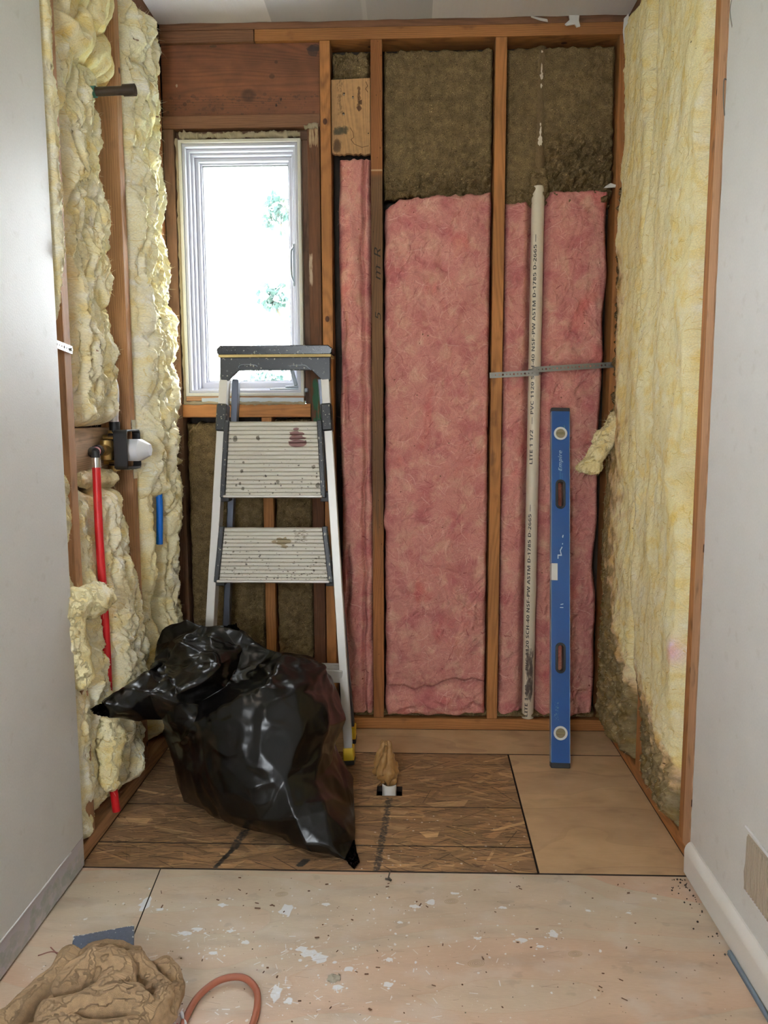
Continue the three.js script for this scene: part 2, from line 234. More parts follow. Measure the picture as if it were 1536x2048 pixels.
// ---------------------------------------------------------------- framing
const wallB = structure('wall_back', 'open stud wall of orange brown timber at the back of the alcove', 'wall');
const D = -0.089;
const timber = (name, x0, y0, x1, y1, z, mat, along = 1, parent = wallB, zb = D) => mesh(name, box(x0, y0, zb, x1, y1, z, 0.0018, along), mat, parent);
timber('bottom_plate', -0.765, 0.001, 0.765, 0.042, 0.001, M.stud, 0);
timber('top_plate', -0.765, 2.346, -0.452, 2.3835, 0, M.studDark.clone(), 0);
timber('top_plate', -0.449, 2.346, 0.765, 2.3835, 0.001, M.stud, 0);
timber('upper_plate', -0.765, 2.3845, 0.765, 2.4225, -0.003, M.studDark, 0);
timber('stud', 0.3385, 0.0425, 0.3765, 2.3455, 0, M.stud);
timber('stud', 0.738, 0.0425, 0.765, 2.3455, 0, M.stud);
timber('stud', -0.2365, 0.0425, -0.2015, 2.3455, 0, M.stud);
timber('stud', 0.7655, 0.0425, 0.80, 2.3455, -0.03, M.studDark);
{ // the marked stud: greyed in its middle stretch and lettered by hand
  const [c, g] = canvas(64, 2048), R = mulberry(9); fill(c, g, (x, y) => { const k = woodValue(x / 64 * 0.038, y / 2048 * 2.3, 8), yy = 2.345 * (1 - y / 2048), d = sstep(0.5, 0.9, yy + 0.15 * n2(x * 0.03, y * 0.004)) * (1 - sstep(1.9, 1.93, yy)); return [lerp(203, 150, d) * k, lerp(141, 118, d) * k, lerp(90, 88, d) * k]; });
  const Y = (y) => (1 - (y - 0.0425) / 2.303) * 2048;
  g.strokeStyle = 'rgba(25,22,22,0.9)'; g.lineWidth = 3; g.lineCap = 'round'; g.font = '58px sans-serif';
  const write = (s, y, px) => { g.save(); g.translate(40, Y(y)); g.rotate(-Math.PI / 2); g.font = `italic ${px}px sans-serif`; g.fillStyle = 'rgba(25,22,22,0.9)'; g.textAlign = 'center'; g.fillText(s, 0, 12); g.restore(); };
  write('R', 1.668, 52); write('m', 1.603, 50); write('5', 1.46, 44);
  g.fillStyle = 'rgba(215,200,180,0.8)'; g.fillRect(0, Y(1.94), 64, 5); for (let k = 0; k < 40; k++) blot(g, R() * 64, R() * 2048, 1 + 2 * R(), 'rgba(60,35,20,0.6)', R, 7);
  const geo = box(-0.069, 0.0425, D, -0.031, 2.3455, 0, 0.0018); { const p = geo.attributes.position, uv = geo.attributes.uv; for (let i = 0; i < p.count; i++) uv.setXY(i, (p.getX(i) + 0.069) / 0.038, (p.getY(i) - 0.0425) / 2.303); }
  tag(mesh('stud', geo, new THREE.MeshStandardMaterial({ map: canvasTex(c), bumpMap: W_BUMP, bumpScale: 0.0005, roughness: 0.75, color: rgb(0.95, 0.78, 0.6) }), wallB), 'stud with handwritten marks');
}
timber('jack_stud', -0.765, 0.0425, -0.7285, 2.0775, -0.002, M.studBrown);
{ // right of the window: brown board with flaking and green paint low down
  const [c, g] = canvas(128, 2048), R = mulberry(19); fill(c, g, (x, y) => { const k = woodValue(x / 128 * 0.06, y / 2048 * 2, 2) + 0.1 * fbm2(x * 0.03, y * 0.01, 4); return [148 * k, 104 * k, 76 * k]; });
  const Y = (y) => (1 - (y - 0.0425) / 2.035) * 2048;
  for (let k = 0; k < 130; k++) blot(g, 30 + 100 * R(), Y(1.2 + 0.09 * (R() - 0.5)), 8 + 8 * R(), 'rgba(52,112,88,0.5)', R, 9, 1.2);
  for (let k = 0; k < 60; k++) blot(g, 30 + 100 * R(), Y(1.1 + 0.09 * (R() - 0.5)), 8 + 8 * R(), 'rgba(52,112,88,0.5)', R, 9, 1.2);
  for (let k = 0; k < 90; k++) blot(g, 6 + 30 * R(), Y(1.62 + 0.09 * (R() - 0.5)), 2 + 6 * R(), 'rgba(205,195,180,0.6)', R, 9, 2);
  for (let k = 0; k < 60; k++) blot(g, 20 + 90 * R(), Y(2.05 + 0.05 * (R() - 0.5)), 2 + 7 * R(), 'rgba(205,190,160,0.5)', R, 9, 2.5);
  const geo = box(-0.281, 0.0425, D, -0.240, 2.0775, -0.004, 0.0018); { const p = geo.attributes.position, uv = geo.attributes.uv; for (let i = 0; i < p.count; i++) uv.setXY(i, (p.getX(i) + 0.281) / 0.041, (p.getY(i) - 0.0425) / 2.035); }
  tag(mesh('jack_stud', geo, new THREE.MeshStandardMaterial({ map: canvasTex(c), bumpMap: W_BUMP, bumpScale: 0.0006, roughness: 0.8, color: rgb(0.85, 0.72, 0.62) }), wallB), 'brown board with green paint patches');
}
{ // solid header above the window, stained and knotty
  const [c, g] = canvas(1024, 512), R = mulberry(29); fill(c, g, (x, y) => { const u = y / 512 * 0.23, v = x / 1024 * 0.53; let k = woodValue(u, v, 6) + 0.10 * fbm2(v * 8, u * 12, 4), d = 0; for (const [a, b, r] of [[0.29, 0.165, 0.02], [0.37, 0.105, 0.008], [0.075, 0.19, 0.006], [0.385, 0.06, 0.005]]) { const q = Math.hypot((v - a) * 0.9, u - b) / r; d = Math.max(d, 1 - sstep(0.5, 1.5, q)); k += 0.05 * Math.sin(q * 6) * Math.exp(-q * 0.7); } k *= 1 - 0.3 * d; return [178 * k, 108 * k, 72 * k]; });
  for (let k = 0; k < 150; k++) blot(g, R() * 1024, 360 + 150 * R() * R() ** 0.3, 3 + 14 * R() * R(), 'rgba(66,44,40,0.28)', R, 9, 0.9);
  blot(g, 980, 55, 46, 'rgba(48,38,40,0.5)', R, 11, 0.9); blot(g, 985, 40, 34, 'rgba(48,38,40,0.5)', R, 11, 0.9); blot(g, 340, 14, 22, 'rgba(60,58,40,0.5)', R, 9, 0.4);
  for (const [x, y] of [[770, 400], [740, 440], [96, 290]]) blot(g, x, y, 7, x < 100 ? 'rgba(215,200,185,0.7)' : 'rgba(40,20,15,0.8)', R, 9, 1.6);
  const geo = box(-0.765, 2.1205, D, -0.2375, 2.3455, -0.012, 0.0018, 0); { const p = geo.attributes.position, uv = geo.attributes.uv; for (let i = 0; i < p.count; i++) uv.setXY(i, (p.getX(i) + 0.765) / 0.528, (p.getY(i) - 2.1205) / 0.225); }
  mesh('header_beam', geo, new THREE.MeshStandardMaterial({ map: canvasTex(c), bumpMap: W_BUMP, bumpScale: 0.0004, roughness: 0.7, color: rgb(0.74, 0.77, 0.72) }), wallB);
}
timber('header_plate', -0.765, 2.0785, -0.2375, 2.1195, -0.001, M.studDark, 0);
timber('window_sill_plate', -0.728, 1.123, -0.2815, 1.169, 0.002, M.stud, 0);
timber('cripple_stud', -0.454, 0.0425, -0.418, 1.1225, -0.001, M.stud);
// side walls: studs face the alcove at x = -0.765 and x = 0.765
const side = (name, s, z0, z1, y0, y1, mat, parent, along = 1, x = 0.765, d = 0.09) => mesh(name, box(s * x, y0, z0, s * (x + d), y1, z1, 0.0018, along), mat, parent);
side('bottom_plate', -1, 0.002, 0.887, 0.001, 0.042, M.studPale, wallL, 2);
side('bottom_plate', 1, 0.002, 0.865, 0.001, 0.042, M.stud, wallR, 2);
for (const [s, w, z] of [[-1, wallL, 0.887], [1, wallR, 0.865]]) { side('top_plate', s, 0.002, z + 0.4, 2.346, 2.3835, M.studDark, w, 2); side('top_plate', s, 0.002, z + 0.4, 2.3845, 2.4225, M.studDark, w, 2, 0.768); }
side('stud', -1, 0.002, 0.040, 0.0425, 2.3455, M.stud, wallL); side('stud', -1, 0.0405, 0.092, 0.0425, 2.3455, M.stud, wallL);
side('stud', -1, 0.370, 0.408, 0.0425, 2.3455, M.studPale, wallL); side('stud', -1, 0.790, 0.828, 0.0425, 2.3455, M.studPale, wallL);
side('stud', 1, 0.002, 0.040, 0.0425, 2.3455, M.stud, wallR); side('stud', 1, 0.366, 0.404, 0.0425, 2.3455, M.stud, wallR, 1, 0.763);
side('stud', 1, 0.765, 0.8025, 0.0425, 2.3455, M.stud, wallR, 1, 0.760); side('stud', 1, 0.803, 0.845, 0.0425, 2.3455, M.studPink, wallR, 1, 0.757);
side('blocking', -1, 0.4085, 0.7895, 0.972, 1.094, M.block, wallL, 2, 0.826, 0.034);

// ---------------------------------------------------------------- back sheathing, window
const rect = (x0, y0, x1, y1) => new THREE.Path([[x0, y0], [x0, y1], [x1, y1], [x1, y0]].map((p) => new THREE.Vector2(...p)));
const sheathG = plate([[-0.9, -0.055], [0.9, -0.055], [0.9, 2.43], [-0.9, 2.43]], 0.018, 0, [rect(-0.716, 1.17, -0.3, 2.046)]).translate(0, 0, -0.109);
mesh('sheathing', metreUV(sheathG, 1), M.shadedSheath, wallB);
const win = structure('window_1', 'white framed casement window with bright daylight behind', 'window');
const ring = (x0, y0, x1, y1, w, z0, z1, wb = w, bevel = 0.0012) => plate([[x0, y0], [x1, y0], [x1, y1], [x0, y1]], z1 - z0 - 2 * bevel, bevel, [rect(x0 + w, y0 + wb, x1 - w, y1 - w)]).translate(0, 0, z0 + bevel);
const X0 = -0.7145, X1 = -0.3035, Y0 = 1.196, Y1 = 2.043;
const jambM = new THREE.MeshStandardMaterial({ color: rgb(0.62, 0.60, 0.52), roughness: 0.6 });
mesh('jamb', ring(X0, Y0, X1, Y1, 0.0105, -0.106, 0.001), jambM, win);
const vinyl = new THREE.MeshPhysicalMaterial({ color: rgb(0.50, 0.50, 0.56), roughness: 0.35, specularIntensity: 0.5 });
mesh('frame', ring(X0 + 0.011, Y0 + 0.011, X1 - 0.011, Y1 - 0.011, 0.0095, -0.106, -0.006), vinyl, win);
mesh('frame', ring(X0 + 0.0205, Y0 + 0.0205, X1 - 0.0205, Y1 - 0.0205, 0.009, -0.106, -0.028, 0.003), vinyl, win);
mesh('frame', ring(X0 + 0.0295, Y0 + 0.0235, X1 - 0.0295, Y1 - 0.0295, 0.008, -0.106, -0.046, 0.004), vinyl, win);
mesh('sash', ring(X0 + 0.0375, Y0 + 0.0275, X1 - 0.0375, Y1 - 0.0375, 0.013, -0.106, -0.066, 0.022), vinyl, win);
mesh('sash', ring(X0 + 0.0505, Y0 + 0.0495, X1 - 0.0505, Y1 - 0.0505, 0.006, -0.106, -0.085), vinyl, win);
mesh('gasket', ring(X0 + 0.056, Y0 + 0.055, X1 - 0.056, Y1 - 0.056, 0.0025, -0.103, -0.090), new THREE.MeshStandardMaterial({ color: rgb(0.05, 0.05, 0.06), roughness: 0.7 }), win);
mesh('pane', box(X0 + 0.052, Y0 + 0.051, -0.0985, X1 - 0.052, Y1 - 0.052, -0.0955, 0), new THREE.MeshPhysicalMaterial({ color: rgb(1, 1, 1), transmission: 1, roughness: 0, thickness: 0, ior: 1.5 }), win);
// crank with its folding arm, and the sash lock
const crankM = new THREE.MeshPhysicalMaterial({ color: rgb(0.25, 0.28, 0.31), roughness: 0.35 });
const crank = mesh('crank', merge([box(-0.425, 1.2085, -0.062, -0.292, 1.2235, -0.012, 0.004), box(-0.372, 1.2235, -0.05, -0.325, 1.231, -0.02, 0.003)]), crankM, win);
mesh('crank_arm', merge([bar(V3(-0.335, 1.232, -0.03), V3(-0.362, 1.335, -0.022), 0.0135, 0.010, V3(0, 0, 1), 0.003), rod([-0.363, 1.335, -0.03], [-0.363, 1.335, 0.0], 0.007)]), crankM, crank);
mesh('sash_lock', merge([tube([[-0.336, 1.70, -0.030], [-0.342, 1.685, -0.016], [-0.343, 1.65, -0.010], [-0.341, 1.60, -0.012], [-0.337, 1.583, -0.028]], 0.0032, 30, 8), box(-0.340, 1.57, -0.034, -0.330, 1.71, -0.028, 0.002)]), crankM, win);
// interior sill: bare timber with a skim of white paint along its edge
mesh('sill', box(-0.7145, 1.1795, -0.106, -0.3035, 1.1955, 0.001, 0.002, 0), M.studPale, win);
{ const pts = []; for (let i = 0; i <= 50; i++) { const x = -0.66 + i / 50 * 0.355; pts.push([x, 1.1975 - 0.008 + 0.006 * Math.max(0, 0.4 + n2(x * 12, 3)) * Math.sin(i / 50 * 3.14)]); } const g = plate([[-0.305, 1.1685], [-0.66, 1.1685].map((v, i) => i ? v + 0.002 : v), ...pts], 0.0016, 0.0004).translate(0, 0, 0.0008); mesh('sill_paint', g, new THREE.MeshStandardMaterial({ color: rgb(0.55, 0.60, 0.64), roughness: 0.6 }), win); }
// beads of old foam round the frame
const foamM = new THREE.MeshStandardMaterial({ color: rgb(0.48, 0.40, 0.26), roughness: 0.95, bumpMap: paintBump, bumpScale: 0.001 });
function bead(pts, r, s) { const g = tube(pts, r, 60, 10), p = g.attributes.position, n = g.attributes.normal; for (let i = 0; i < p.count; i++) { const k = r * (0.55 * n3(p.getX(i) * 38, p.getY(i) * 38, p.getZ(i) * 38 + s) + 0.25 * n3(p.getX(i) * 110, p.getY(i) * 110, s)); p.setXYZ(i, p.getX(i) + n.getX(i) * k, p.getY(i) + n.getY(i) * k, p.getZ(i) + n.getZ(i) * k); } g.computeVertexNormals(); return g; }
for (const [a, b, r] of [[-0.71, -0.645, 0.0125], [-0.645, -0.56, 0.008], [-0.56, -0.5, 0.010], [-0.5, -0.41, 0.009], [-0.41, -0.345, 0.011], [-0.35, -0.305, 0.009]]) mesh('foam_bead', bead([[a, 2.056, -0.012], [(a + b) / 2, 2.058, -0.008], [b, 2.056, -0.012]], r, a * 50), foamM, win);
mesh('foam_bead', bead([[-0.7205, 2.05, -0.010], [-0.7215, 1.7, -0.010], [-0.7205, 1.4, -0.009], [-0.7205, 1.175, -0.008]], 0.0055, 3), foamM, win);
mesh('foam_bead', bead([[-0.722, 1.172, 0.0], [-0.6, 1.172, 0.002], [-0.45, 1.171, 0.002], [-0.3, 1.172, 0.0]], 0.0055, 5), foamM, win);
mesh('foam_bead', bead([[-0.288, 2.075, -0.004], [-0.265, 2.080, 0.002], [-0.243, 2.079, 0.003]], 0.007, 7), foamM, win);
mesh('shim', box(-0.3025, 1.17, -0.1, -0.2815, 2.046, -0.03, 0.001), M.studBrown, win);
mesh('shim', box(-0.728, 1.17, -0.1, -0.7155, 2.05, -0.022, 0.001), M.studBrown, win);
mesh('shim', box(-0.728, 2.0465, -0.1, -0.2815, 2.078, -0.03, 0.001, 0), M.studBrown, win);

// ---------------------------------------------------------------- the room behind the camera
const wallF = structure('wall_front', 'white wall behind the camera with a wide window', 'wall');
mesh('drywall_panel', metreUV(plate([[-0.9, -0.055], [0.9, -0.055], [0.9, 2.43], [-0.9, 2.43]], 0.1, 0, [rect(-0.68, 0.85, -0.16, 1.70)]).translate(0, 0, 3.4), 1), paintM, wallF);
const win2 = structure('window_2', 'wide white window behind the camera', 'window');
mesh('frame', ring(-0.68, 0.85, -0.16, 1.70, 0.04, 3.40, 3.48), vinyl, win2);
mesh('pane', box(-0.645, 0.885, 3.438, -0.195, 1.665, 3.441, 0), new THREE.MeshPhysicalMaterial({ transmission: 1, roughness: 0, thickness: 0 }), win2);
{ // ceiling light behind the camera's view: a glowing panel with its own light
  const [x, y, z] = LAMP.at, t = thing('ceiling_light', 'square warm white ceiling light above the room', 'ceiling light', [x, y, z]);
  mesh('housing', box(-LAMP.size / 2 - 0.02, 0.004, -LAMP.size / 2 - 0.02, LAMP.size / 2 + 0.02, 0.033, LAMP.size / 2 + 0.02, 0.004), M.white, t);
  mesh('diffuser', box(-LAMP.size / 2, -0.004, -LAMP.size / 2, LAMP.size / 2, 0.0035, LAMP.size / 2, 0.002), new THREE.MeshStandardMaterial({ color: rgb(0.8, 0.8, 0.8), emissive: LAMP.color, emissiveIntensity: 1.0 }), t);
  const l = new THREE.RectAreaLight(LAMP.color, LAMP.power, LAMP.size, LAMP.size); l.name = 'ceiling_light_glow'; l.position.set(0, -0.008, 0); l.rotation.x = -Math.PI / 2; t.add(l);
}
// baseboard on the right: eased top edge, hung a few millimetres above the boards
const baseR = structure('baseboard_right', 'white baseboard with rounded top along the right wall', 'baseboard');
{ const s = new THREE.Shape(); s.moveTo(0, 0.007); s.lineTo(-0.0145, 0.007); s.lineTo(-0.0155, 0.062); s.quadraticCurveTo(-0.014, 0.076, -0.004, 0.083); s.lineTo(0, 0.083); const g = new THREE.ExtrudeGeometry(s, { depth: 2.525, bevelEnabled: true, bevelSize: 0.001, bevelThickness: 0.001, bevelSegments: 1 }).translate(0.7525, 0, 0.875); mesh('board', g, new THREE.MeshStandardMaterial({ color: rgb(0.88, 0.86, 0.81), roughness: 0.45, bumpMap: paintBump, bumpScale: 0.0003 }), baseR); }

// ================================================================ INSULATION
// strokes of fibre drawn along a wandering flow, broad soft swirls first and fine threads last: a colour map and a height map, SU x SV metres
function fibreTex(W, H, SU, SV, base, tones, shade, count, seed, dark, strands, light) {
  const [c, g] = canvas(W, H), [cb, gb] = canvas(W / 2, H / 2), R = mulberry(seed), m = W / SU;
  fill(c, g, (x, y) => { const a = sstep(-0.1, 0.6, fbm2(x * 0.0065 + seed, y * 0.0065, 5)), b = sstep(0.0, 0.6, fbm2(x * 0.009 + seed + 40, y * 0.009, 5)), k = 1 + 0.05 * n2(x * 0.15, y * 0.15); return [0, 1, 2].map((i) => k * lerp(lerp(base[i], shade[0][i], a * 0.75), shade[1][i], b * 0.7)); });
  gb.fillStyle = '#777'; gb.fillRect(0, 0, W / 2, H / 2);
  g.lineCap = gb.lineCap = 'round';
  for (let k = 0; k < count; k++) {
    const broad = k < count * 0.16, q = R(); let x = R() * W, y = R() * H; const L = broad ? 16 + 40 * R() : 10 + 44 * R() * R(), w = broad ? 2.5 + 6 * R() : 0.7 + 2.0 * R() * R(), lift = R(), t = tones[Math.min(tones.length - 1, (lift * 0.75 + R() * 0.25) * tones.length | 0)], a = broad ? 0.06 + 0.10 * R() : 0.14 + 0.36 * R();
    g.strokeStyle = `rgba(${t},${a})`; g.lineWidth = w; gb.strokeStyle = lift > 0.42 ? `rgba(255,255,255,${broad ? 0.10 : 0.30 * lift})` : `rgba(0,0,0,${broad ? 0.10 : 0.25})`; gb.lineWidth = w * 0.6;
    g.beginPath(); gb.beginPath(); g.moveTo(x, y); gb.moveTo(x / 2, y / 2);
    let th = n2(x * 0.005 + seed, y * 0.005) * 4.2 + (R() - 0.5) * (broad ? 0.8 : 1.8), bend = (R() - 0.5) * 0.22;
    for (let s = 0; s < L; s += 3) { th += bend + (R() - 0.5) * 0.2; x += Math.cos(th) * 4.5; y += Math.sin(th) * 4.5; g.lineTo(x, y); gb.lineTo(x / 2, y / 2); }
    g.stroke(); gb.stroke();
  }
  for (let k = 0; k < strands; k++) {                      // single long threads lying on top, and little creases between them
    let x = R() * W, y = R() * H, th = R() * 6.3; const up = R() < 0.72, L = (up ? 0.015 + 0.06 * R() * R() : 0.006 + 0.02 * R()) * m, bend = (R() - 0.5) * 0.22, w = up ? 0.9 + 1.5 * R() : 1 + 2 * R();
    g.strokeStyle = up ? `rgba(${light},${0.2 + 0.4 * R()})` : `rgba(${tones[0]},${0.35 + 0.4 * R()})`; gb.strokeStyle = up ? 'rgba(255,255,255,0.6)' : 'rgba(0,0,0,0.6)'; g.lineWidth = w; gb.lineWidth = w * 0.7; g.beginPath(); gb.beginPath(); g.moveTo(x, y); gb.moveTo(x / 2, y / 2);
    for (let s = 0; s < L; s += 4) { th += bend + (R() - 0.5) * 0.25; x += Math.cos(th) * 4; y += Math.sin(th) * 4; g.lineTo(x, y); gb.lineTo(x / 2, y / 2); } g.stroke(); gb.stroke();
  }
  for (let k = 0; k < dark; k++) blot(g, R() * W, R() * H, (0.0008 + 0.0022 * R() ** 3) * m, `rgba(${60 + 40 * R() | 0},${45 + 20 * R() | 0},35,0.6)`, R, 8);
  return [scaled(canvasTex(c, true, THREE.MirroredRepeatWrapping), SU, SV), scaled(canvasTex(cb, false, THREE.MirroredRepeatWrapping), SU, SV)];
}
const [pinkC, pinkB] = fibreTex(760, 2048, 0.70, 1.886, [206, 144, 136], ['150,80,84', '182,108,106', '206,138,130', '224,164,150', '240,190,174', '250,214,198'], [[184, 108, 112], [216, 172, 152]], 15000, 31, 110, 800, '246,208,196');
const [yelC, yelB] = fibreTex(1024, 2048, 0.6, 1.2, [241, 233, 198], ['218,190,112', '230,212,150', '241,232,192', '248,243,220', '254,251,240'], [[236, 214, 146], [248, 245, 230]], 11000, 47, 50, 1400, '255,252,240');
const woolTex = (sc, base, seed) => [scaled(pixelTex(1024, 1024, (x, y) => { const k = 0.92 + 0.14 * fbm2(x * 0.02 + seed, y * 0.02, 5) + 0.13 * n2(x * 0.45, y * 0.16 + seed) + 0.08 * n2(x * 0.16, y * 0.3 + seed) + (h2(x, y, seed) - 0.5) * 0.16, q = h2(x >> 1, y >> 1, seed + 3), f = q > 0.994 ? 1.5 : q < 0.015 ? 0.55 : 1; return [base[0] * k * f, base[1] * k * f, base[2] * k * f]; }), sc, sc), scaled(pixelTex(1024, 1024, (x, y) => { const k = 128 + 70 * fbm2(x * 0.05 + seed, y * 0.04, 5) + 50 * n2(x * 0.45, y * 0.2); return [k, k, k]; }, false), sc, sc)];
const [greyC, greyB] = woolTex(0.85, [134, 114, 82], 3);
const soft = (map, bump, bs, c = rgb(1, 1, 1), extra = {}) => new THREE.MeshPhysicalMaterial({ color: c, map, bumpMap: bump, bumpScale: bs, roughness: 1, specularIntensity: 0.1, vertexColors: true, ...extra });
const pinkM = soft(pinkC, pinkB, 0.0026, rgb(0.90, 0.86, 0.82)), yelM = soft(yelC, yelB, 0.0028), greyM = soft(greyC, greyB, 0.005), yelWisp = new THREE.MeshStandardMaterial({ color: rgb(0.86, 0.78, 0.52), roughness: 1 }), pinkWisp = new THREE.MeshStandardMaterial({ color: rgb(0.72, 0.40, 0.36), roughness: 1 }), greyWisp = new THREE.MeshStandardMaterial({ color: rgb(0.34, 0.29, 0.20), roughness: 1 });

// A slab of loose fibre in a stud bay. f.o/U/V/N: corner and axes; edges l(v), r(v), b(u), t(u) in metres; d(u, v): how far the face stands off; back: how deep it fills the bay.
function slab(f) {
  const { w, h, cell = 0.006, back = 0.07, roll = 0.03 } = f, nu = Math.ceil(w / cell), nv = Math.ceil(h / cell), pos = [], uv = [], col = [], idx = [], O = f.o, ou = f.ou ?? rnd(), ov = f.ov ?? rnd();
  for (let j = 0; j <= nv; j++) for (let i = 0; i <= nu; i++) {
    const s = i / nu, t = j / nv, v0 = t * h, u0 = s * w, l = f.l?.(v0) ?? 0, r = w + (f.r?.(v0) ?? 0), b = f.b?.(u0) ?? 0, tp = h + (f.t?.(u0) ?? 0), u = lerp(l, r, s), v = lerp(b, tp, t);
    const eu = Math.min(u - l, r - u), ev = Math.min(v - b, tp - v), ek = (x) => Math.sqrt(1 - (1 - clamp(x / roll)) ** 2), k = Math.min(ek(eu), ek(ev));
    let d = f.d(u, v); d = -back + (back + d) * k;
    const p = O.clone().addScaledVector(f.U, u).addScaledVector(f.V, v).addScaledVector(f.N, d); pos.push(p.x, p.y, p.z); uv.push(u + ou, v + ov);
    const c = f.c?.(u, v, d) ?? [1, 1, 1]; col.push(...c);
  }
  const a = (i, j) => j * (nu + 1) + i, flip = f.U.clone().cross(f.V).dot(f.N) < 0;
  const tri = (p, q, r) => flip ? idx.push(p, r, q) : idx.push(p, q, r);
  for (let j = 0; j < nv; j++) for (let i = 0; i < nu; i++) { tri(a(i, j), a(i + 1, j), a(i + 1, j + 1)); tri(a(i, j), a(i + 1, j + 1), a(i, j + 1)); }
  const centre = pos.length / 3, q = O.clone().addScaledVector(f.U, w / 2).addScaledVector(f.V, h / 2).addScaledVector(f.N, -back); pos.push(q.x, q.y, q.z); uv.push(0, 0); col.push(1, 1, 1);
  const loop = []; for (let i = 0; i < nu; i++) loop.push(a(i, 0)); for (let j = 0; j < nv; j++) loop.push(a(nu, j)); for (let i = nu; i > 0; i--) loop.push(a(i, nv)); for (let j = nv; j > 0; j--) loop.push(a(0, j));
  loop.forEach((p, k) => tri(centre, loop[(k + 1) % loop.length], p));
  const g = new THREE.BufferGeometry(); g.setAttribute('position', new THREE.Float32BufferAttribute(pos, 3)); g.setAttribute('uv', new THREE.Float32BufferAttribute(uv, 2)); g.setAttribute('color', new THREE.Float32BufferAttribute(col, 3)); g.setIndex(idx); g.computeVertexNormals(); g.userData = { nu, nv };
  return g;
}
// loose ends: thin tapered hairs standing off a surface
function hairs(g, count, len, rad, seed, pick = () => 1, lean = V3(0, 0, 0)) {
  const R = mulberry(seed), P = g.attributes.position, N = g.attributes.normal, pos = [], idx = [];
  let tries = 0;
  for (let k = 0; k < count && tries < count * 40; tries++) {
    const i = R() * P.count | 0, p = V3().fromBufferAttribute(P, i), n = V3().fromBufferAttribute(N, i); if (R() > pick(p, n)) continue; k++;
    const dir = n.clone().multiplyScalar(0.7).add(V3(R() - 0.5, R() - 0.5, R() - 0.5).multiplyScalar(1.7)).add(lean).normalize(), L = len * (0.3 + R() * R() * 1.2), bend = V3(R() - 0.5, R() - 0.7, R() - 0.5).multiplyScalar(1.4), side = dir.clone().cross(V3(0.3, 0.9, 0.2)).normalize(), side2 = dir.clone().cross(side);
    const base = pos.length / 3; let q = p.clone().addScaledVector(n, -0.002), d = dir.clone();
    for (let s = 0; s <= 3; s++) { const r = rad * (1 - s / 3.3) * (0.6 + 0.8 * R()); for (let a = 0; a < 3; a++) { const th = a * 2.094, v = q.clone().addScaledVector(side, Math.cos(th) * r).addScaledVector(side2, Math.sin(th) * r); pos.push(v.x, v.y, v.z); } d.addScaledVector(bend, 0.22).normalize(); q = q.clone().addScaledVector(d, L / 3); }
    for (let s = 0; s < 3; s++) for (let a = 0; a < 3; a++) { const b = base + s * 3, c = (a + 1) % 3; idx.push(b + a, b + c, b + 3 + a, b + c, b + 3 + c, b + 3 + a); }
  }
  const o = new THREE.BufferGeometry(); o.setAttribute('position', new THREE.Float32BufferAttribute(pos, 3)); o.setIndex(idx); o.computeVertexNormals(); return o;
}
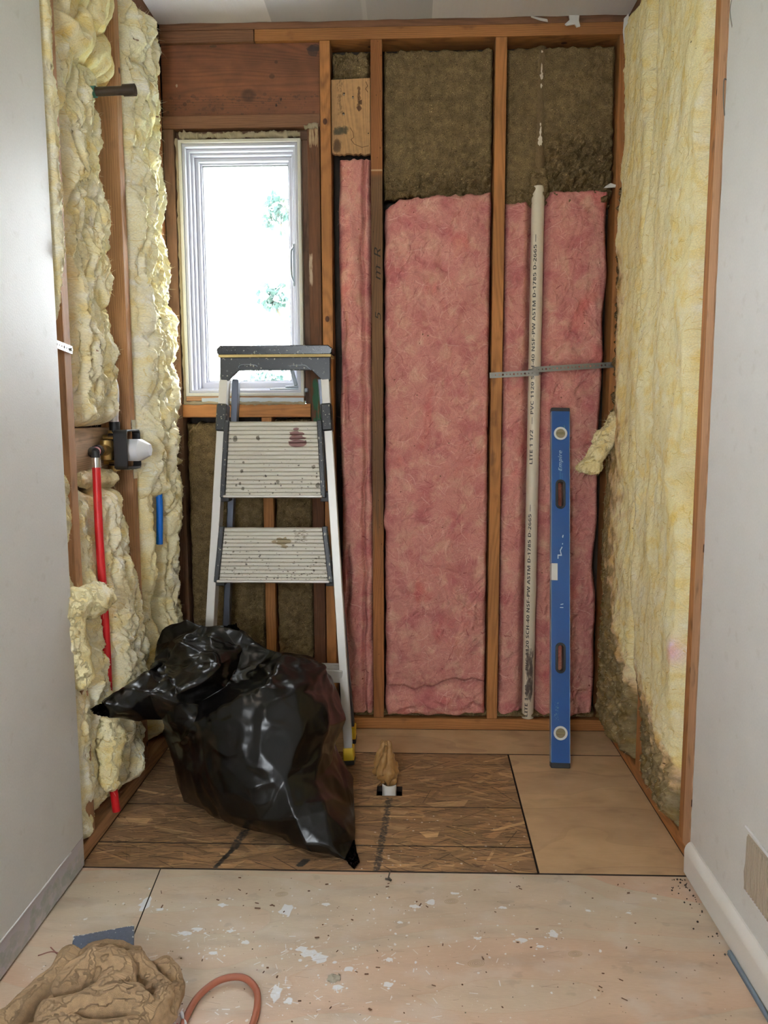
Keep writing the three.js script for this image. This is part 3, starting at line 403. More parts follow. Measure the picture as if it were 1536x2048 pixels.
function surfaceNet(fn, lo, hi, cell, colour) {    // mesh of the zero level of fn (negative inside)
  const n = [0, 1, 2].map((k) => Math.ceil((hi[k] - lo[k]) / cell) + 1), S = (i, j, k) => (k * n[1] + j) * n[0] + i, val = new Float32Array(n[0] * n[1] * n[2]);
  for (let k = 0; k < n[2]; k++) for (let j = 0; j < n[1]; j++) for (let i = 0; i < n[0]; i++) val[S(i, j, k)] = fn(lo[0] + i * cell, lo[1] + j * cell, lo[2] + k * cell);
  const at = new Int32Array(val.length).fill(-1), pos = [], idx = [];
  for (let k = 0; k < n[2] - 1; k++) for (let j = 0; j < n[1] - 1; j++) for (let i = 0; i < n[0] - 1; i++) {
    let c = 0, x = 0, y = 0, z = 0; const corner = []; for (let q = 0; q < 8; q++) corner.push(val[S(i + (q & 1), j + (q >> 1 & 1), k + (q >> 2))]);
    for (let a = 0; a < 8; a++) for (const bit of [1, 2, 4]) if (!(a & bit)) { const b = a | bit, va = corner[a], vb = corner[b]; if ((va < 0) !== (vb < 0)) { const t = va / (va - vb); c++; x += lerp(a & 1, b & 1, t); y += lerp(a >> 1 & 1, b >> 1 & 1, t); z += lerp(a >> 2, b >> 2, t); } }
    if (c) { at[S(i, j, k)] = pos.length / 3; pos.push(lo[0] + (i + x / c) * cell, lo[1] + (j + y / c) * cell, lo[2] + (k + z / c) * cell); }
  }
  for (let k = 1; k < n[2] - 1; k++) for (let j = 1; j < n[1] - 1; j++) for (let i = 1; i < n[0] - 1; i++) {
    const v = val[S(i, j, k)] < 0, quad = (a, b, c, d, f) => { if (a < 0 || b < 0 || c < 0 || d < 0) return; f ? idx.push(a, b, c, a, c, d) : idx.push(a, c, b, a, d, c); };
    if (v !== (val[S(i + 1, j, k)] < 0)) quad(at[S(i, j - 1, k - 1)], at[S(i, j, k - 1)], at[S(i, j, k)], at[S(i, j - 1, k)], v);
    if (v !== (val[S(i, j + 1, k)] < 0)) quad(at[S(i - 1, j, k - 1)], at[S(i - 1, j, k)], at[S(i, j, k)], at[S(i, j, k - 1)], v);
    if (v !== (val[S(i, j, k + 1)] < 0)) quad(at[S(i - 1, j - 1, k)], at[S(i, j - 1, k)], at[S(i, j, k)], at[S(i - 1, j, k)], v);
  }
  const g = new THREE.BufferGeometry(); g.setAttribute('position', new THREE.Float32BufferAttribute(pos, 3)); g.setIndex(idx); g.computeVertexNormals();
  const N = g.attributes.normal, uv = [], col = []; for (let i = 0; i < pos.length / 3; i++) { const a = [Math.abs(N.getX(i)), Math.abs(N.getY(i)), Math.abs(N.getZ(i))]; uv.push(a[0] > a[2] ? pos[i * 3 + 2] : pos[i * 3], a[1] > Math.max(a[0], a[2]) ? pos[i * 3 + 2] : pos[i * 3 + 1]); if (colour) col.push(...colour(pos[i * 3], pos[i * 3 + 1], pos[i * 3 + 2])); }
  g.setAttribute('uv', new THREE.Float32BufferAttribute(uv, 2)); if (colour) g.setAttribute('color', new THREE.Float32BufferAttribute(col, 3)); return g;
}
const capsule = (px, py, pz, a, b, r0, r1) => { const bx = b[0] - a[0], by = b[1] - a[1], bz = b[2] - a[2], x = px - a[0], y = py - a[1], z = pz - a[2], t = clamp((x * bx + y * by + z * bz) / (bx * bx + by * by + bz * bz)); return Math.hypot(x - bx * t, y - by * t, z - bz * t) - lerp(r0, r1, t); };
const smin = (a, b, k) => { const h = Math.max(k - Math.abs(a - b), 0) / k; return Math.min(a, b) - h * h * k * 0.25; };
function batt(name, label, group, f, mat, hair) {
  const t = thing(name, label, 'insulation', [0, 0, 0], group), g = slab(f); t.position.copy(f.o); g.translate(-f.o.x, -f.o.y, -f.o.z);
  mesh('batt_face', g, mat, t);
  if (hair) { const [n, len, rad, m, pick] = hair; tag(mesh('loose_fibres', hairs(g, n, len, rad, 7 + n, pick && ((p, nn) => pick(p.clone().add(f.o), nn))), m, t), null, null, null, 'stuff'); }
  return t;
}
const BX = V3(1, 0, 0), UP = V3(0, 1, 0), BZ = V3(0, 0, 1);
// ---------------------------------------------------------------- back wall: pink batts under old grey-brown wool
const rosy = (u, v, s) => { const a = sstep(0.25, 0.7, fbm2(u * 4 + s, v * 2.6, 5)), w = sstep(0.1, 0.6, fbm2(u * 7 + s + 9, v * 5, 4)), g = sstep(0.35, 0.75, fbm2(u * 9 + s, v * 7 + 30, 4)); return [1 - 0.02 * a - 0.05 * g + 0.06 * w, 1 - 0.30 * a + 0.14 * w - 0.02 * g, 1 - 0.27 * a + 0.10 * w - 0.08 * g]; };
const wavy = (amp, f, s) => (v) => amp * fbm2(v * f, s, 3) * 1.6;
const lint = (u, v, s) => { const a = n2(u * 5 + s, v * 4) * 0.07, b = n2(u * 4 + 7, v * 5 + s) * 0.07, x = u + a, y = v + b; return 0.012 * fbm2(u * 7 + s, v * 5, 4) + 0.007 * (puff(x * 9, y * 7 + s, s | 0) - 0.6) + 0.009 * (ridge2(x * 16 + s, y * 11, 4) - 0.55) + 0.003 * (ridge2(x * 52 + s, y * 38, 2) - 0.5) + 0.0014 * n2(u * 150, v * 150); };
batt('pink_insulation', 'narrow crumpled pink batt right of the window, squeezed beside the lettered stud', null, {
  o: V3(-0.194, 0.046, -0.012), U: BX, V: UP, N: BZ, w: 0.126, h: 1.938, cell: 0.004, roll: 0.02, back: 0.06, ou: 0.57, ov: 0,
  l: (v) => 0.012 + 0.010 * fbm2(v * 2.2, 3, 3), r: (v) => 0.003 + 0.010 * Math.max(0, n2(v * 6, 9)) ** 2, t: (u) => 0.004 * n2(u * 30, 1),
  d: (u, v) => { const a = 0.036 + 0.014 * n2(v * 1.5, 2) + 0.006 * n2(v * 6, 3), b = 0.094 + 0.012 * n2(v * 1.8, 7) + 0.005 * n2(v * 7, 5); return 0.006 + 0.006 * Math.cos((u - 0.07) * 40) - 0.022 * Math.exp(-(((u - a) / 0.006) ** 2)) * sstep(-0.4, 0.1, n2(v * 2, 11)) - 0.022 * Math.exp(-(((u - b) / 0.005) ** 2)) + 0.010 * n2(v * 3, u * 12) + 0.004 * ridge2(u * 45, v * 12, 3) + 0.6 * lint(u, v, 2); },
  c: (u, v) => rosy(u, v, 1) }, pinkM, [260, 0.018, 0.0005, pinkWisp]);
const bay2 = { o: V3(-0.0305, 0.047, -0.012), U: BX, V: UP, N: BZ, ou: 0.004, ov: 0.01, w: 0.368, h: 1.826, cell: 0.0042, roll: 0.018, back: 0.06, l: (v) => 0.002 + 0.003 * n2(v * 9, 5) - 0.016 * Math.exp(-(((v - 0.73) / 0.03) ** 2)), r: wavy(0.002, 9, 6), t: (u) => -0.02 + 0.05 * u + 0.010 * fbm2(u * 16, 1, 3) - 0.03 * Math.exp(-((u / 0.04) ** 2)),
  b: (u) => 0.006 * n2(u * 14, 3),
  d: (u, v) => 0.006 + lint(u, v, 5) + 0.010 * Math.sin(clamp(u / 0.368) * 3.14) - 0.022 * Math.exp(-(((v - 0.105 - 0.03 * sstep(0.1, 0.3, u) - 0.01 * n2(u * 12, 1)) / 0.006) ** 2)) + 0.020 * Math.exp(-(((v - 0.05) / 0.035) ** 2)) * (0.7 + 0.6 * n2(u * 14, v * 30)), c: (u, v) => rosy(u, v, 5) };
batt('pink_insulation', 'wide pink batt filling the middle bay, right of the lettered stud', null, bay2, pinkM, [420, 0.02, 0.0005, pinkWisp]);
batt('pink_insulation', 'pink batt behind the white vent pipe and the blue level', null, { ...bay2, o: V3(0.377, 0.047, -0.014), ou: 0.33, ov: 0.02, w: 0.361, h: 1.815, l: () => 0, r: (v) => -0.012 + 0.008 * n2(v * 3, 4) - 0.010 * Math.max(0, n2(v * 2, 8)), t: (u) => 0.012 + 0.008 * fbm2(u * 16, 8, 3) - 0.035 * (1 - sstep(0.085, 0.14, u)), b: (u) => 0.008 * n2(u * 14, 8),
  d: (u, v) => 0.004 + lint(u, v, 9) + 0.010 * Math.sin(clamp(u / 0.361) * 3.14) - 0.05 * Math.exp(-(((u - 0.112) / 0.034) ** 4)) - 0.020 * Math.exp(-(((v - 1.234 - 0.05 * (u - 0.11)) / 0.022) ** 2)), c: (u, v) => { const c = rosy(u, v, 9), k = 1 - 0.10 * (1 - sstep(0.1, 0.2, u)) * sstep(0.2, 0.6, fbm2(u * 20, v * 6, 3)); return c.map((q) => q * k); } }, pinkM, [360, 0.02, 0.0005, pinkWisp]);
const clod = (u, v, s, amt) => 0.0035 * fbm2(u * 30 + s, v * 30, 4) + 0.0012 * n2(u * 170, v * 170 + s) + amt * (0.016 * (puff(u * 28 + 0.5 * n2(u * 30, v * 30), v * 30 + s, s | 0) - 0.7) + 0.012 * fbm2(u * 20, v * 24 + s, 4));
const grime = (u, v, s) => { const k = 0.92 + 0.16 * fbm2(u * 8 + s, v * 8, 4); return [k, k * 0.99, k * 0.96]; };
const wool = (label, x, y, w, h, amt, extra = {}) => batt('wool_insulation', label, null, { o: V3(x, y, -0.016), U: BX, V: UP, N: BZ, w, h, cell: 0.0035, roll: 0.014, back: 0.055, l: wavy(0.003, 14, x), r: wavy(0.003, 14, x + 3), t: wavy(0.008, 18, x + 5), b: wavy(0.010, 14, x + 7), d: (u, v) => clod(u, v, x * 31 + 40, amt(u, v)), c: (u, v) => grime(u, v, x * 7), ...extra }, greyM, [120, 0.012, 0.0004, greyWisp]);
wool('small dark brown wool patch above the stained board', -0.200, 2.225, 0.130, 0.096, (u) => 0.5 + 0.9 * (1 - sstep(0.04, 0.07, u)));
wool('brown wool above the middle pink batt', -0.030, 1.850, 0.368, 0.474, (u, v) => 0.10 + 0.55 * (1 - sstep(0.04, 0.14, v - 0.04 * n2(u * 9, 2))) + 0.8 * Math.exp(-(((u - 0.29) / 0.06) ** 2 + ((v - 0.09) / 0.05) ** 2)), { d: (u, v) => { const e = 0.12 + 1.2 * (1 - sstep(0.03, 0.13, v + 0.03 * n2(u * 14, 4))) + 0.9 * Math.exp(-(((u - 0.29) / 0.06) ** 2 + ((v - 0.10) / 0.05) ** 2)); return clod(u, v, 12, e) - 0.03 * (1 - sstep(0.03, 0.055, v - 0.03 * u)) * sstep(0.14, 0.22, u); } });
wool('brown wool above the vent pipe at the upper right', 0.3775, 1.825, 0.360, 0.500, (u, v) => { return 0.12 + 2.0 * (1 - sstep(0.10, 0.24, v - 0.10 * u - 0.03 * n2(u * 8, v * 8))) * sstep(0.1, 0.16, u + 0.02 * n2(v * 20, 3)) + 0.9 * (1 - sstep(0.02, 0.06, v)); });
wool('brown wool under the window, left of the short stud', -0.7275, 0.0425, 0.2735, 1.068, (u, v) => 0.22 + 0.5 * (1 - sstep(0.03, 0.5, v)), { t: (u) => -0.004 + 0.010 * fbm2(u * 22, 5, 4) });
wool('brown wool under the window, right of the short stud', -0.4175, 0.0425, 0.1365, 1.072, () => 0.6, { t: (u) => 0.004 + 0.010 * fbm2(u * 22, 7, 4) });
{ // grey fluff along the bottom plate
  wool('strip of grey wool along the bottom plate below the pink batts', -0.19, 0.0405, 0.92, 0.024, () => 0.5, { o: V3(-0.19, 0.043, -0.004), roll: 0.008, b: () => 0, t: wavy(0.008, 9, 3) });
}
// ---------------------------------------------------------------- left wall: pale yellow wool bulging out of the bays (u runs from the back wall towards the camera)
const LU = V3(0, 0, 1), LN = V3(1, 0, 0);
const fluff = (u, v, s, a = 1) => { const wu = u + 0.018 * n2(u * 9 + s, v * 6), wv = v + 0.03 * n2(u * 7, v * 5 + s); return a * (0.020 * (puff(wu * 13, wv * 4.5 + s, s) - 0.75) + 0.009 * (puff(wu * 30, wv * 13 + s, s + 3) - 0.7) + 0.016 * fbm2(u * 6 + s, v * 3, 3) + 0.016 * (ridge2(wu * 15 + s, wv * 4.2, 3) - 0.62)) + 0.012 * (ridge2(wu * 38 + s, wv * 12, 3) - 0.55) + 0.005 * fbm2(u * 100, v * 60, 3); };
const straw = (u, v, s) => { const a = sstep(0.2, 0.65, fbm2(u * 9 + s, v * 4, 4)), w = sstep(0.0, 0.5, fbm2(u * 8 + s + 20, v * 4, 4)), br = sstep(0.52, 0.75, fbm2(u * 14 + s + 5, v * 9, 4)); return [1 - 0.03 * a - 0.10 * br, 1 - 0.09 * a + 0.02 * w - 0.2 * br, 1 - 0.28 * a + 0.14 * w - 0.25 * br]; };
const fuzz = [1300, 0.020, 0.00055, yelWisp];
batt('yellow_insulation', 'long pale yellow batt between two studs above the shower valve', null, {
  o: V3(-0.772, 1.098, 0.4085), U: LU, V: UP, N: LN, w: 0.376, h: 0.92, cell: 0.0045, roll: 0.045, back: 0.075,
  l: (v) => 0.085 - 0.05 * (1 - sstep(0.0, 0.35, v)) + 0.02 * fbm2(v * 5, 2, 3), r: (v) => -0.012 + 0.022 * sstep(0.3, 0.5, v) + 0.012 * n2(v * 4, 3), b: (u) => 0.05 * sstep(0.1, 0.02, u) + 0.012 * fbm2(u * 20, 5, 3), t: (u) => 0.03,
  d: (u, v) => -0.012 + 0.026 * sstep(0.0, 0.3, 0.4 - Math.abs(u - 0.22)) * (1 - 0.5 * sstep(0.5, 0.9, v)) + fluff(u, v, 3, 1.5) - 0.045 * sstep(0.29, 0.36, u) * (1 - sstep(0.55, 0.75, v)) - 0.05 * (1 - sstep(0.07, 0.10, u)) * (1 - sstep(0.10, 0.16, v)), c: (u, v) => straw(u, v, 3) }, yelM, fuzz);
batt('yellow_insulation', 'thick yellow lump of wool bulging at the ceiling on the left', null, {
  o: V3(-0.768, 1.985, 0.4085), U: LU, V: UP, N: LN, w: 0.378, h: 0.36, cell: 0.0045, roll: 0.07, back: 0.075, b: (u) => 0.02 + 0.03 * Math.sin(u * 9 + 1) + 0.012 * n2(u * 20, 4), l: (v) => -0.010 + 0.012 * n2(v * 9, 2), t: () => 0,
  d: (u, v) => { const wu = u + 0.03 * n2(u * 5, v * 5 + 7), wv = v + 0.04 * n2(u * 6 + 3, v * 6); return 0.012 + 0.052 * (puff(wu * 5.5, wv * 7.5 + 2, 21) - 0.55) + 0.012 * fbm2(u * 9, v * 9, 3) + 0.003 * fbm2(u * 50, v * 50, 3); }, c: (u, v) => { const c = straw(u, v, 8); return [c[0] * 0.97, c[1] * 0.92, c[2] * 0.80]; } }, yelM, [500, 0.012, 0.0005, yelWisp]);
batt('yellow_insulation', 'tall yellow batt spilling over the corner stud next to the window', null, {
  o: V3(-0.768, 0.86, 0.092), U: LU, V: UP, N: LN, w: 0.278, h: 1.485, cell: 0.0045, roll: 0.05, back: 0.07,
  l: (v) => -0.012 - 0.062 * (1 - sstep(0.55, 0.95, v)) + 0.022 * fbm2(v * 4, 5, 4) + 0.012 * n2(v * 20, 3), r: (v) => 0.000 + 0.006 * n2(v * 8, 3), t: () => 0,
  d: (u, v) => 0.022 + 0.028 * Math.sin(clamp(u / 0.27) * 3.0) + 0.016 * (1 - sstep(0.5, 0.9, v)) + fluff(u, v, 7, 1.45), c: (u, v) => straw(u, v, 7) }, yelM, [1900, 0.026, 0.00055, yelWisp]);
batt('yellow_insulation', 'yellow batt beside the blue water pipe, hanging to the floor', null, {
  o: V3(-0.770, 0.05, 0.066), U: LU, V: UP, N: LN, w: 0.190, h: 0.93, cell: 0.0045, roll: 0.045, back: 0.07,
  l: (v) => -0.030 - 0.02 * sstep(0.35, 0.6, v) * (1 - sstep(0.6, 0.8, v)) + 0.018 * fbm2(v * 4, 15, 4), r: (v) => -0.006 + 0.012 * n2(v * 5, 8), t: (u) => 0.02 * n2(u * 15, 3),
  d: (u, v) => 0.030 + 0.026 * Math.sin(clamp(u / 0.19) * 3.1) + fluff(u, v, 13, 1.3) + 0.02 * n2(v * 4, 9), c: (u, v) => straw(u, v, 13).map((q, i) => q * [1, 0.98, 0.92][i]) }, yelM, [600, 0.017, 0.00055, yelWisp]);
batt('yellow_insulation', 'narrow yellow roll of wool between stud and blue pipe', null, {
  o: V3(-0.770, 0.30, 0.268), U: LU, V: UP, N: LN, w: 0.098, h: 0.705, cell: 0.004, roll: 0.045, back: 0.06,
  l: (v) => 0.020 * n2(v * 5, 5) + 0.02 * (1 - sstep(0.2, 0.5, v)), r: (v) => 0.004 + 0.006 * n2(v * 9, 3), t: (u) => 0.015 * n2(u * 20, 6), b: (u) => 0.03 * n2(u * 20, 7),
  d: (u, v) => 0.006 + 0.03 * Math.sin(clamp(u / 0.098) * 3.1) + fluff(u, v, 17) * 0.8, c: (u, v) => straw(u, v, 17).map((q, i) => q * [1, 0.96, 0.84][i]) }, yelM, [320, 0.014, 0.0005, yelWisp]);
batt('yellow_insulation', 'yellow batt behind the red water pipe below the shower valve', null, {
  o: V3(-0.772, 0.06, 0.4085), U: LU, V: UP, N: LN, w: 0.378, h: 0.90, cell: 0.0045, roll: 0.05, back: 0.075,
  l: (v) => 0.004 + 0.07 * sstep(0.5, 0.85, v) + 0.015 * fbm2(v * 5, 25, 3) + 0.09 * (1 - sstep(0.0, 0.16, v)), r: (v) => 0, t: (u) => -0.03 + 0.02 * n2(u * 12, 3), b: (u) => 0.012 * n2(u * 14, 9) - 0.01,
  d: (u, v) => 0.0 + 0.045 * Math.exp(-(((u - 0.14) / 0.12) ** 2)) * (1 - 0.6 * sstep(0.5, 0.85, v)) + 0.02 * Math.exp(-(((v - 0.36) / 0.14) ** 2)) + fluff(u, v, 23, 1.3) - 0.03 * Math.exp(-(((u - 0.262) / 0.022) ** 2)) * sstep(0.3, 0.4, v), c: (u, v) => straw(u, v, 23) }, yelM, [700, 0.016, 0.00055, yelWisp]);
batt('yellow_insulation', 'ragged yellow wool along the lower cut edge of the left drywall', null, {
  o: V3(-0.768, 0.045, 0.765), U: LU, V: UP, N: LN, w: 0.120, h: 0.945, cell: 0.004, roll: 0.04, back: 0.06,
  l: (v) => 0.052 * sstep(0.52, 0.60, v) + 0.008 * fbm2(v * 9, 35, 3) - 0.03 * (1 - sstep(0.3, 0.5, v)) , r: () => 0, t: (u) => 0.012 * n2(u * 30, 3), b: (u) => 0.01 * n2(u * 20, 4),
  d: (u, v) => 0.002 + 0.010 * Math.sin(clamp(u / 0.12) * 3.1) + 0.8 * fluff(u, v, 29) + 0.014 * n2(v * 5, 2), c: (u, v) => straw(u, v, 29) }, yelM, [420, 0.016, 0.0005, yelWisp]);
batt('yellow_insulation', 'ragged yellow wool along the upper cut edge of the left drywall', null, {
  o: V3(-0.768, 0.99, 0.829), U: LU, V: UP, N: LN, w: 0.056, h: 1.36, cell: 0.004, roll: 0.03, back: 0.06,
  l: (v) => -0.030 * sstep(0.42, 0.5, v) + 0.03 * (1 - sstep(0.30, 0.46, v)) + 0.014 * fbm2(v * 8, 45, 4), r: () => 0, t: () => 0, b: (u) => 0.012 * n2(u * 30, 4),
  d: (u, v) => 0.004 + 0.012 * sstep(0.4, 0.5, v) + 0.010 * Math.sin(clamp(u / 0.056) * 3.1) + 0.7 * fluff(u, v, 37), c: (u, v) => straw(u, v, 37) }, yelM, [420, 0.014, 0.0005, yelWisp]);
function lump(label, parts, lo, hi, seed, tint = [1, 1, 1], mat = yelM, hair = [260, 0.02, 0.0006, yelWisp], name = 'insulation_tuft') {
  const g = surfaceNet((x, y, z) => { let d = 9; for (const [a, b, r0, r1] of parts) d = smin(d, capsule(x, y, z, a, b, r0, r1), 0.02); return d + 0.012 * fbm3(x * 22 + seed, y * 22, z * 22, 3) + 0.003 * n3(x * 110, y * 110, z * 110); }, lo, hi, 0.005, (x, y, z) => straw(z, y, seed).map((q, i) => q * tint[i]));
  const t = thing(name, label, 'insulation', [(lo[0] + hi[0]) / 2, lo[1], (lo[2] + hi[2]) / 2]); g.translate(-t.position.x, -t.position.y, -t.position.z);
  mesh('wad', g, mat, t); tag(mesh('loose_fibres', hairs(g, ...hair.slice(0, 3), seed + 3), hair[3], t), null, null, null, 'stuff'); return t;
}
lump('torn yellow tuft sticking out over the red pipe, low on the left', [[[-0.775, 0.66, 0.86], [-0.735, 0.665, 0.79], 0.05, 0.038], [[-0.735, 0.665, 0.79], [-0.712, 0.655, 0.745], 0.034, 0.014], [[-0.775, 0.60, 0.87], [-0.755, 0.48, 0.845], 0.038, 0.03]], [-0.84, 0.42, 0.70], [-0.66, 0.74, 0.95], 51, [1, 0.97, 0.84]);
lump('small yellow tuft behind the shower valve under the pine block', [[[-0.815, 0.955, 0.66], [-0.80, 0.95, 0.52], 0.022, 0.028]], [-0.87, 0.90, 0.42], [-0.74, 1.02, 0.72], 53, [1, 0.97, 0.86], yelM, [160, 0.016, 0.0005, yelWisp]);
// ---------------------------------------------------------------- right wall: flatter yellow batts, dirty along the back edge and at the foot
const RU = V3(0, 0, 1), RN = V3(-1, 0, 0);
const soil = (u, v, s, amt) => { const n = fbm2(u * 16 + s, v * 13, 5), sp = n2(u * 150 + s, v * 110) * 0.6 + n2(u * 70, v * 55 + s) * 0.6, k = clamp(amt), spot = sstep(0.98 - 0.75 * k, 1.25 - 0.75 * k, sp + 0.35 * n), mat = sstep(0.5, 0.85, k + 0.5 * n); const y = straw(u, v, s), g = [0.30, 0.26, 0.23], tan = [0.76, 0.60, 0.56], b = [0.22, 0.16, 0.13], tw = sstep(0.25, 0.6, k + 0.3 * n); return y.map((q, i) => lerp(lerp(lerp(q, q * tan[i], tw), g[i] * (0.9 + 0.7 * n), mat), b[i], spot * 0.6)); };
const pat = (u, v, s, k) => 0.014 * fbm2(u * 6 + s, v * 2.2, 3) + 0.004 * (puff(u * 9 + 0.3 * n2(u * 8, v * 8), v * 3.5 + s, s) - 0.75) + (0.002 + 0.007 * sstep(0.1, 0.6, fbm2(u * 4, v * 2 + s, 2))) * (ridge2(u * 20 + s, v * 9, 3) - 0.5) + 0.0018 * fbm2(u * 90, v * 60, 3) + k * (0.010 * (puff(u * 26 + 0.6 * n2(u * 30, v * 30), v * 22 + s, s + 4) - 0.75) + 0.014 * fbm2(u * 28, v * 24, 5));
const foot = (v, at) => 1 - sstep(at - 0.14, at + 0.12, v);
batt('yellow_insulation', 'yellow batt in the right rear bay with brown specks along its back edge', null, {
  o: V3(0.748, 0.05, 0.045), U: RU, V: UP, N: RN, w: 0.338, h: 2.295, cell: 0.004, roll: 0.04, back: 0.06,
  l: (v) => 0.020 * sstep(0.95, 1.15, v) * (1 - sstep(1.5, 1.62, v)) + 0.025 * sstep(1.5, 1.9, v) + 0.030 * (1 - sstep(1.2, 1.45, v)) * sstep(0.85, 1.1, v) * 0.2 + 0.016 * fbm2(v * 5, 6, 4) + 0.008 * n2(v * 28, 2) - 0.025 * foot(v, 1.2), r: (v) => -0.014 * sstep(1.9, 2.05, v) - 0.034 * foot(v, 0.26), t: () => 0, b: (u) => 0.012 * n2(u * 18, 2),
  d: (u, v) => 0.014 + 0.012 * Math.sin(clamp(u / 0.338) * 3.1) + 0.014 * foot(v, 1.0) * Math.exp(-((u / 0.16) ** 2)) + pat(u, v, 61, 0.35 * Math.exp(-((u / 0.07) ** 2)) * foot(v, 1.6) + 0.9 * foot(v, 0.42)), c: (u, v) => soil(u, v, 61, 0.80 * Math.exp(-((u / (0.10 + 0.07 * foot(v, 1.1))) ** 2)) * foot(v, 1.60) + 0.88 * foot(v - 0.9 * (0.16 - u), 0.38) + 0.16).map((q, i) => q * [0.99, 0.94, 0.76][i]) }, yelM, [900, 0.013, 0.0005, yelWisp, (p) => p.z < 0.16 || p.y < 0.5 ? 1 : 0.06]);
batt('yellow_insulation', 'clean yellow batt in the right front bay beside the double stud', null, {
  o: V3(0.750, 0.05, 0.378), U: RU, V: UP, N: RN, w: 0.386, h: 2.295, cell: 0.0045, roll: 0.035, back: 0.06,
  l: (v) => 0.030 * sstep(1.92, 2.05, v) + 0.036 * foot(v, 0.30) + 0.004 * n2(v * 9, 2), r: (v) => -0.002 + 0.004 * n2(v * 6, 5) - 0.03 * Math.exp(-(((v - 0.86) / 0.06) ** 2)), t: () => 0, b: (u) => 0.012 * n2(u * 18, 5),
  d: (u, v) => 0.010 + 0.014 * Math.sin(clamp(u / 0.386) * 3.1) + pat(u, v, 67, 0.9 * foot(v, 0.28)) + 0.020 * Math.exp(-(((u - 0.035 - 0.03 * n2(v * 2.5, 3)) / 0.05) ** 2)) * sstep(0.4, 0.6, v) * (1 - sstep(1.5, 1.8, v)) - 0.055 * foot(v, 0.26) * Math.exp(-u / 0.10) - 0.035 * Math.exp(-(((u - 0.36) / 0.04) ** 2 + ((v - 0.87) / 0.06) ** 2)), c: (u, v) => { const c = soil(u, v, 67, 0.95 * foot(v + 0.5 * (u - 0.05), 0.33) + 0.10 * Math.exp(-((u / 0.1) ** 2)) + 0.05), o = Math.exp(-(((u - 0.36) / 0.035) ** 2 + ((v - 0.87) / 0.05) ** 2)), pk = Math.exp(-(((u - 0.355) / 0.02) ** 2 + ((v - 0.47) / 0.03) ** 2)); return [c[0] * 0.99, c[1] * 0.95 * (1 - 0.15 * o - 0.25 * pk), c[2] * 0.80 * (1 - 0.55 * o + 0.35 * pk)]; } }, yelM, [420, 0.015, 0.0005, yelWisp, (p) => p.y < 0.45 ? 1 : 0.15]);
lump('dirty yellow tuft hanging out of the right batt in front of the corner', [[[0.735, 1.105, 0.13], [0.700, 1.05, 0.13], 0.032, 0.032], [[0.700, 1.05, 0.13], [0.655, 0.965, 0.14], 0.030, 0.030], [[0.655, 0.965, 0.14], [0.625, 0.955, 0.14], 0.026, 0.016]], [0.57, 0.90, 0.07], [0.78, 1.16, 0.20], 71, [0.92, 0.86, 0.72], yelM, [420, 0.026, 0.0006, yelWisp]);
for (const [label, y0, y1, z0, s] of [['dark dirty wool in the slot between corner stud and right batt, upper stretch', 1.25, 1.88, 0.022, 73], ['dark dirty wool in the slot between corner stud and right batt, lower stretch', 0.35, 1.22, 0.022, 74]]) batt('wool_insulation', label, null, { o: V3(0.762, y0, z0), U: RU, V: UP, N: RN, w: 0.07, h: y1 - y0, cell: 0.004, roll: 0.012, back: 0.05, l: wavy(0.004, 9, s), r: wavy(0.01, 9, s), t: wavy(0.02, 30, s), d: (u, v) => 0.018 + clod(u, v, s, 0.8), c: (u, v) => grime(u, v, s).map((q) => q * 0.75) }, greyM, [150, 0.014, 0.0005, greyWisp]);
lump('yellow wad of wool hiding the lower run of the red pipe', [[[-0.765, 0.37, 0.70], [-0.745, 0.26, 0.715], 0.03, 0.038], [[-0.745, 0.26, 0.715], [-0.745, 0.15, 0.735], 0.036, 0.026]], [-0.84, 0.09, 0.62], [-0.68, 0.44, 0.80], 57, [1, 0.96, 0.82], yelM, [260, 0.018, 0.0005, yelWisp]);

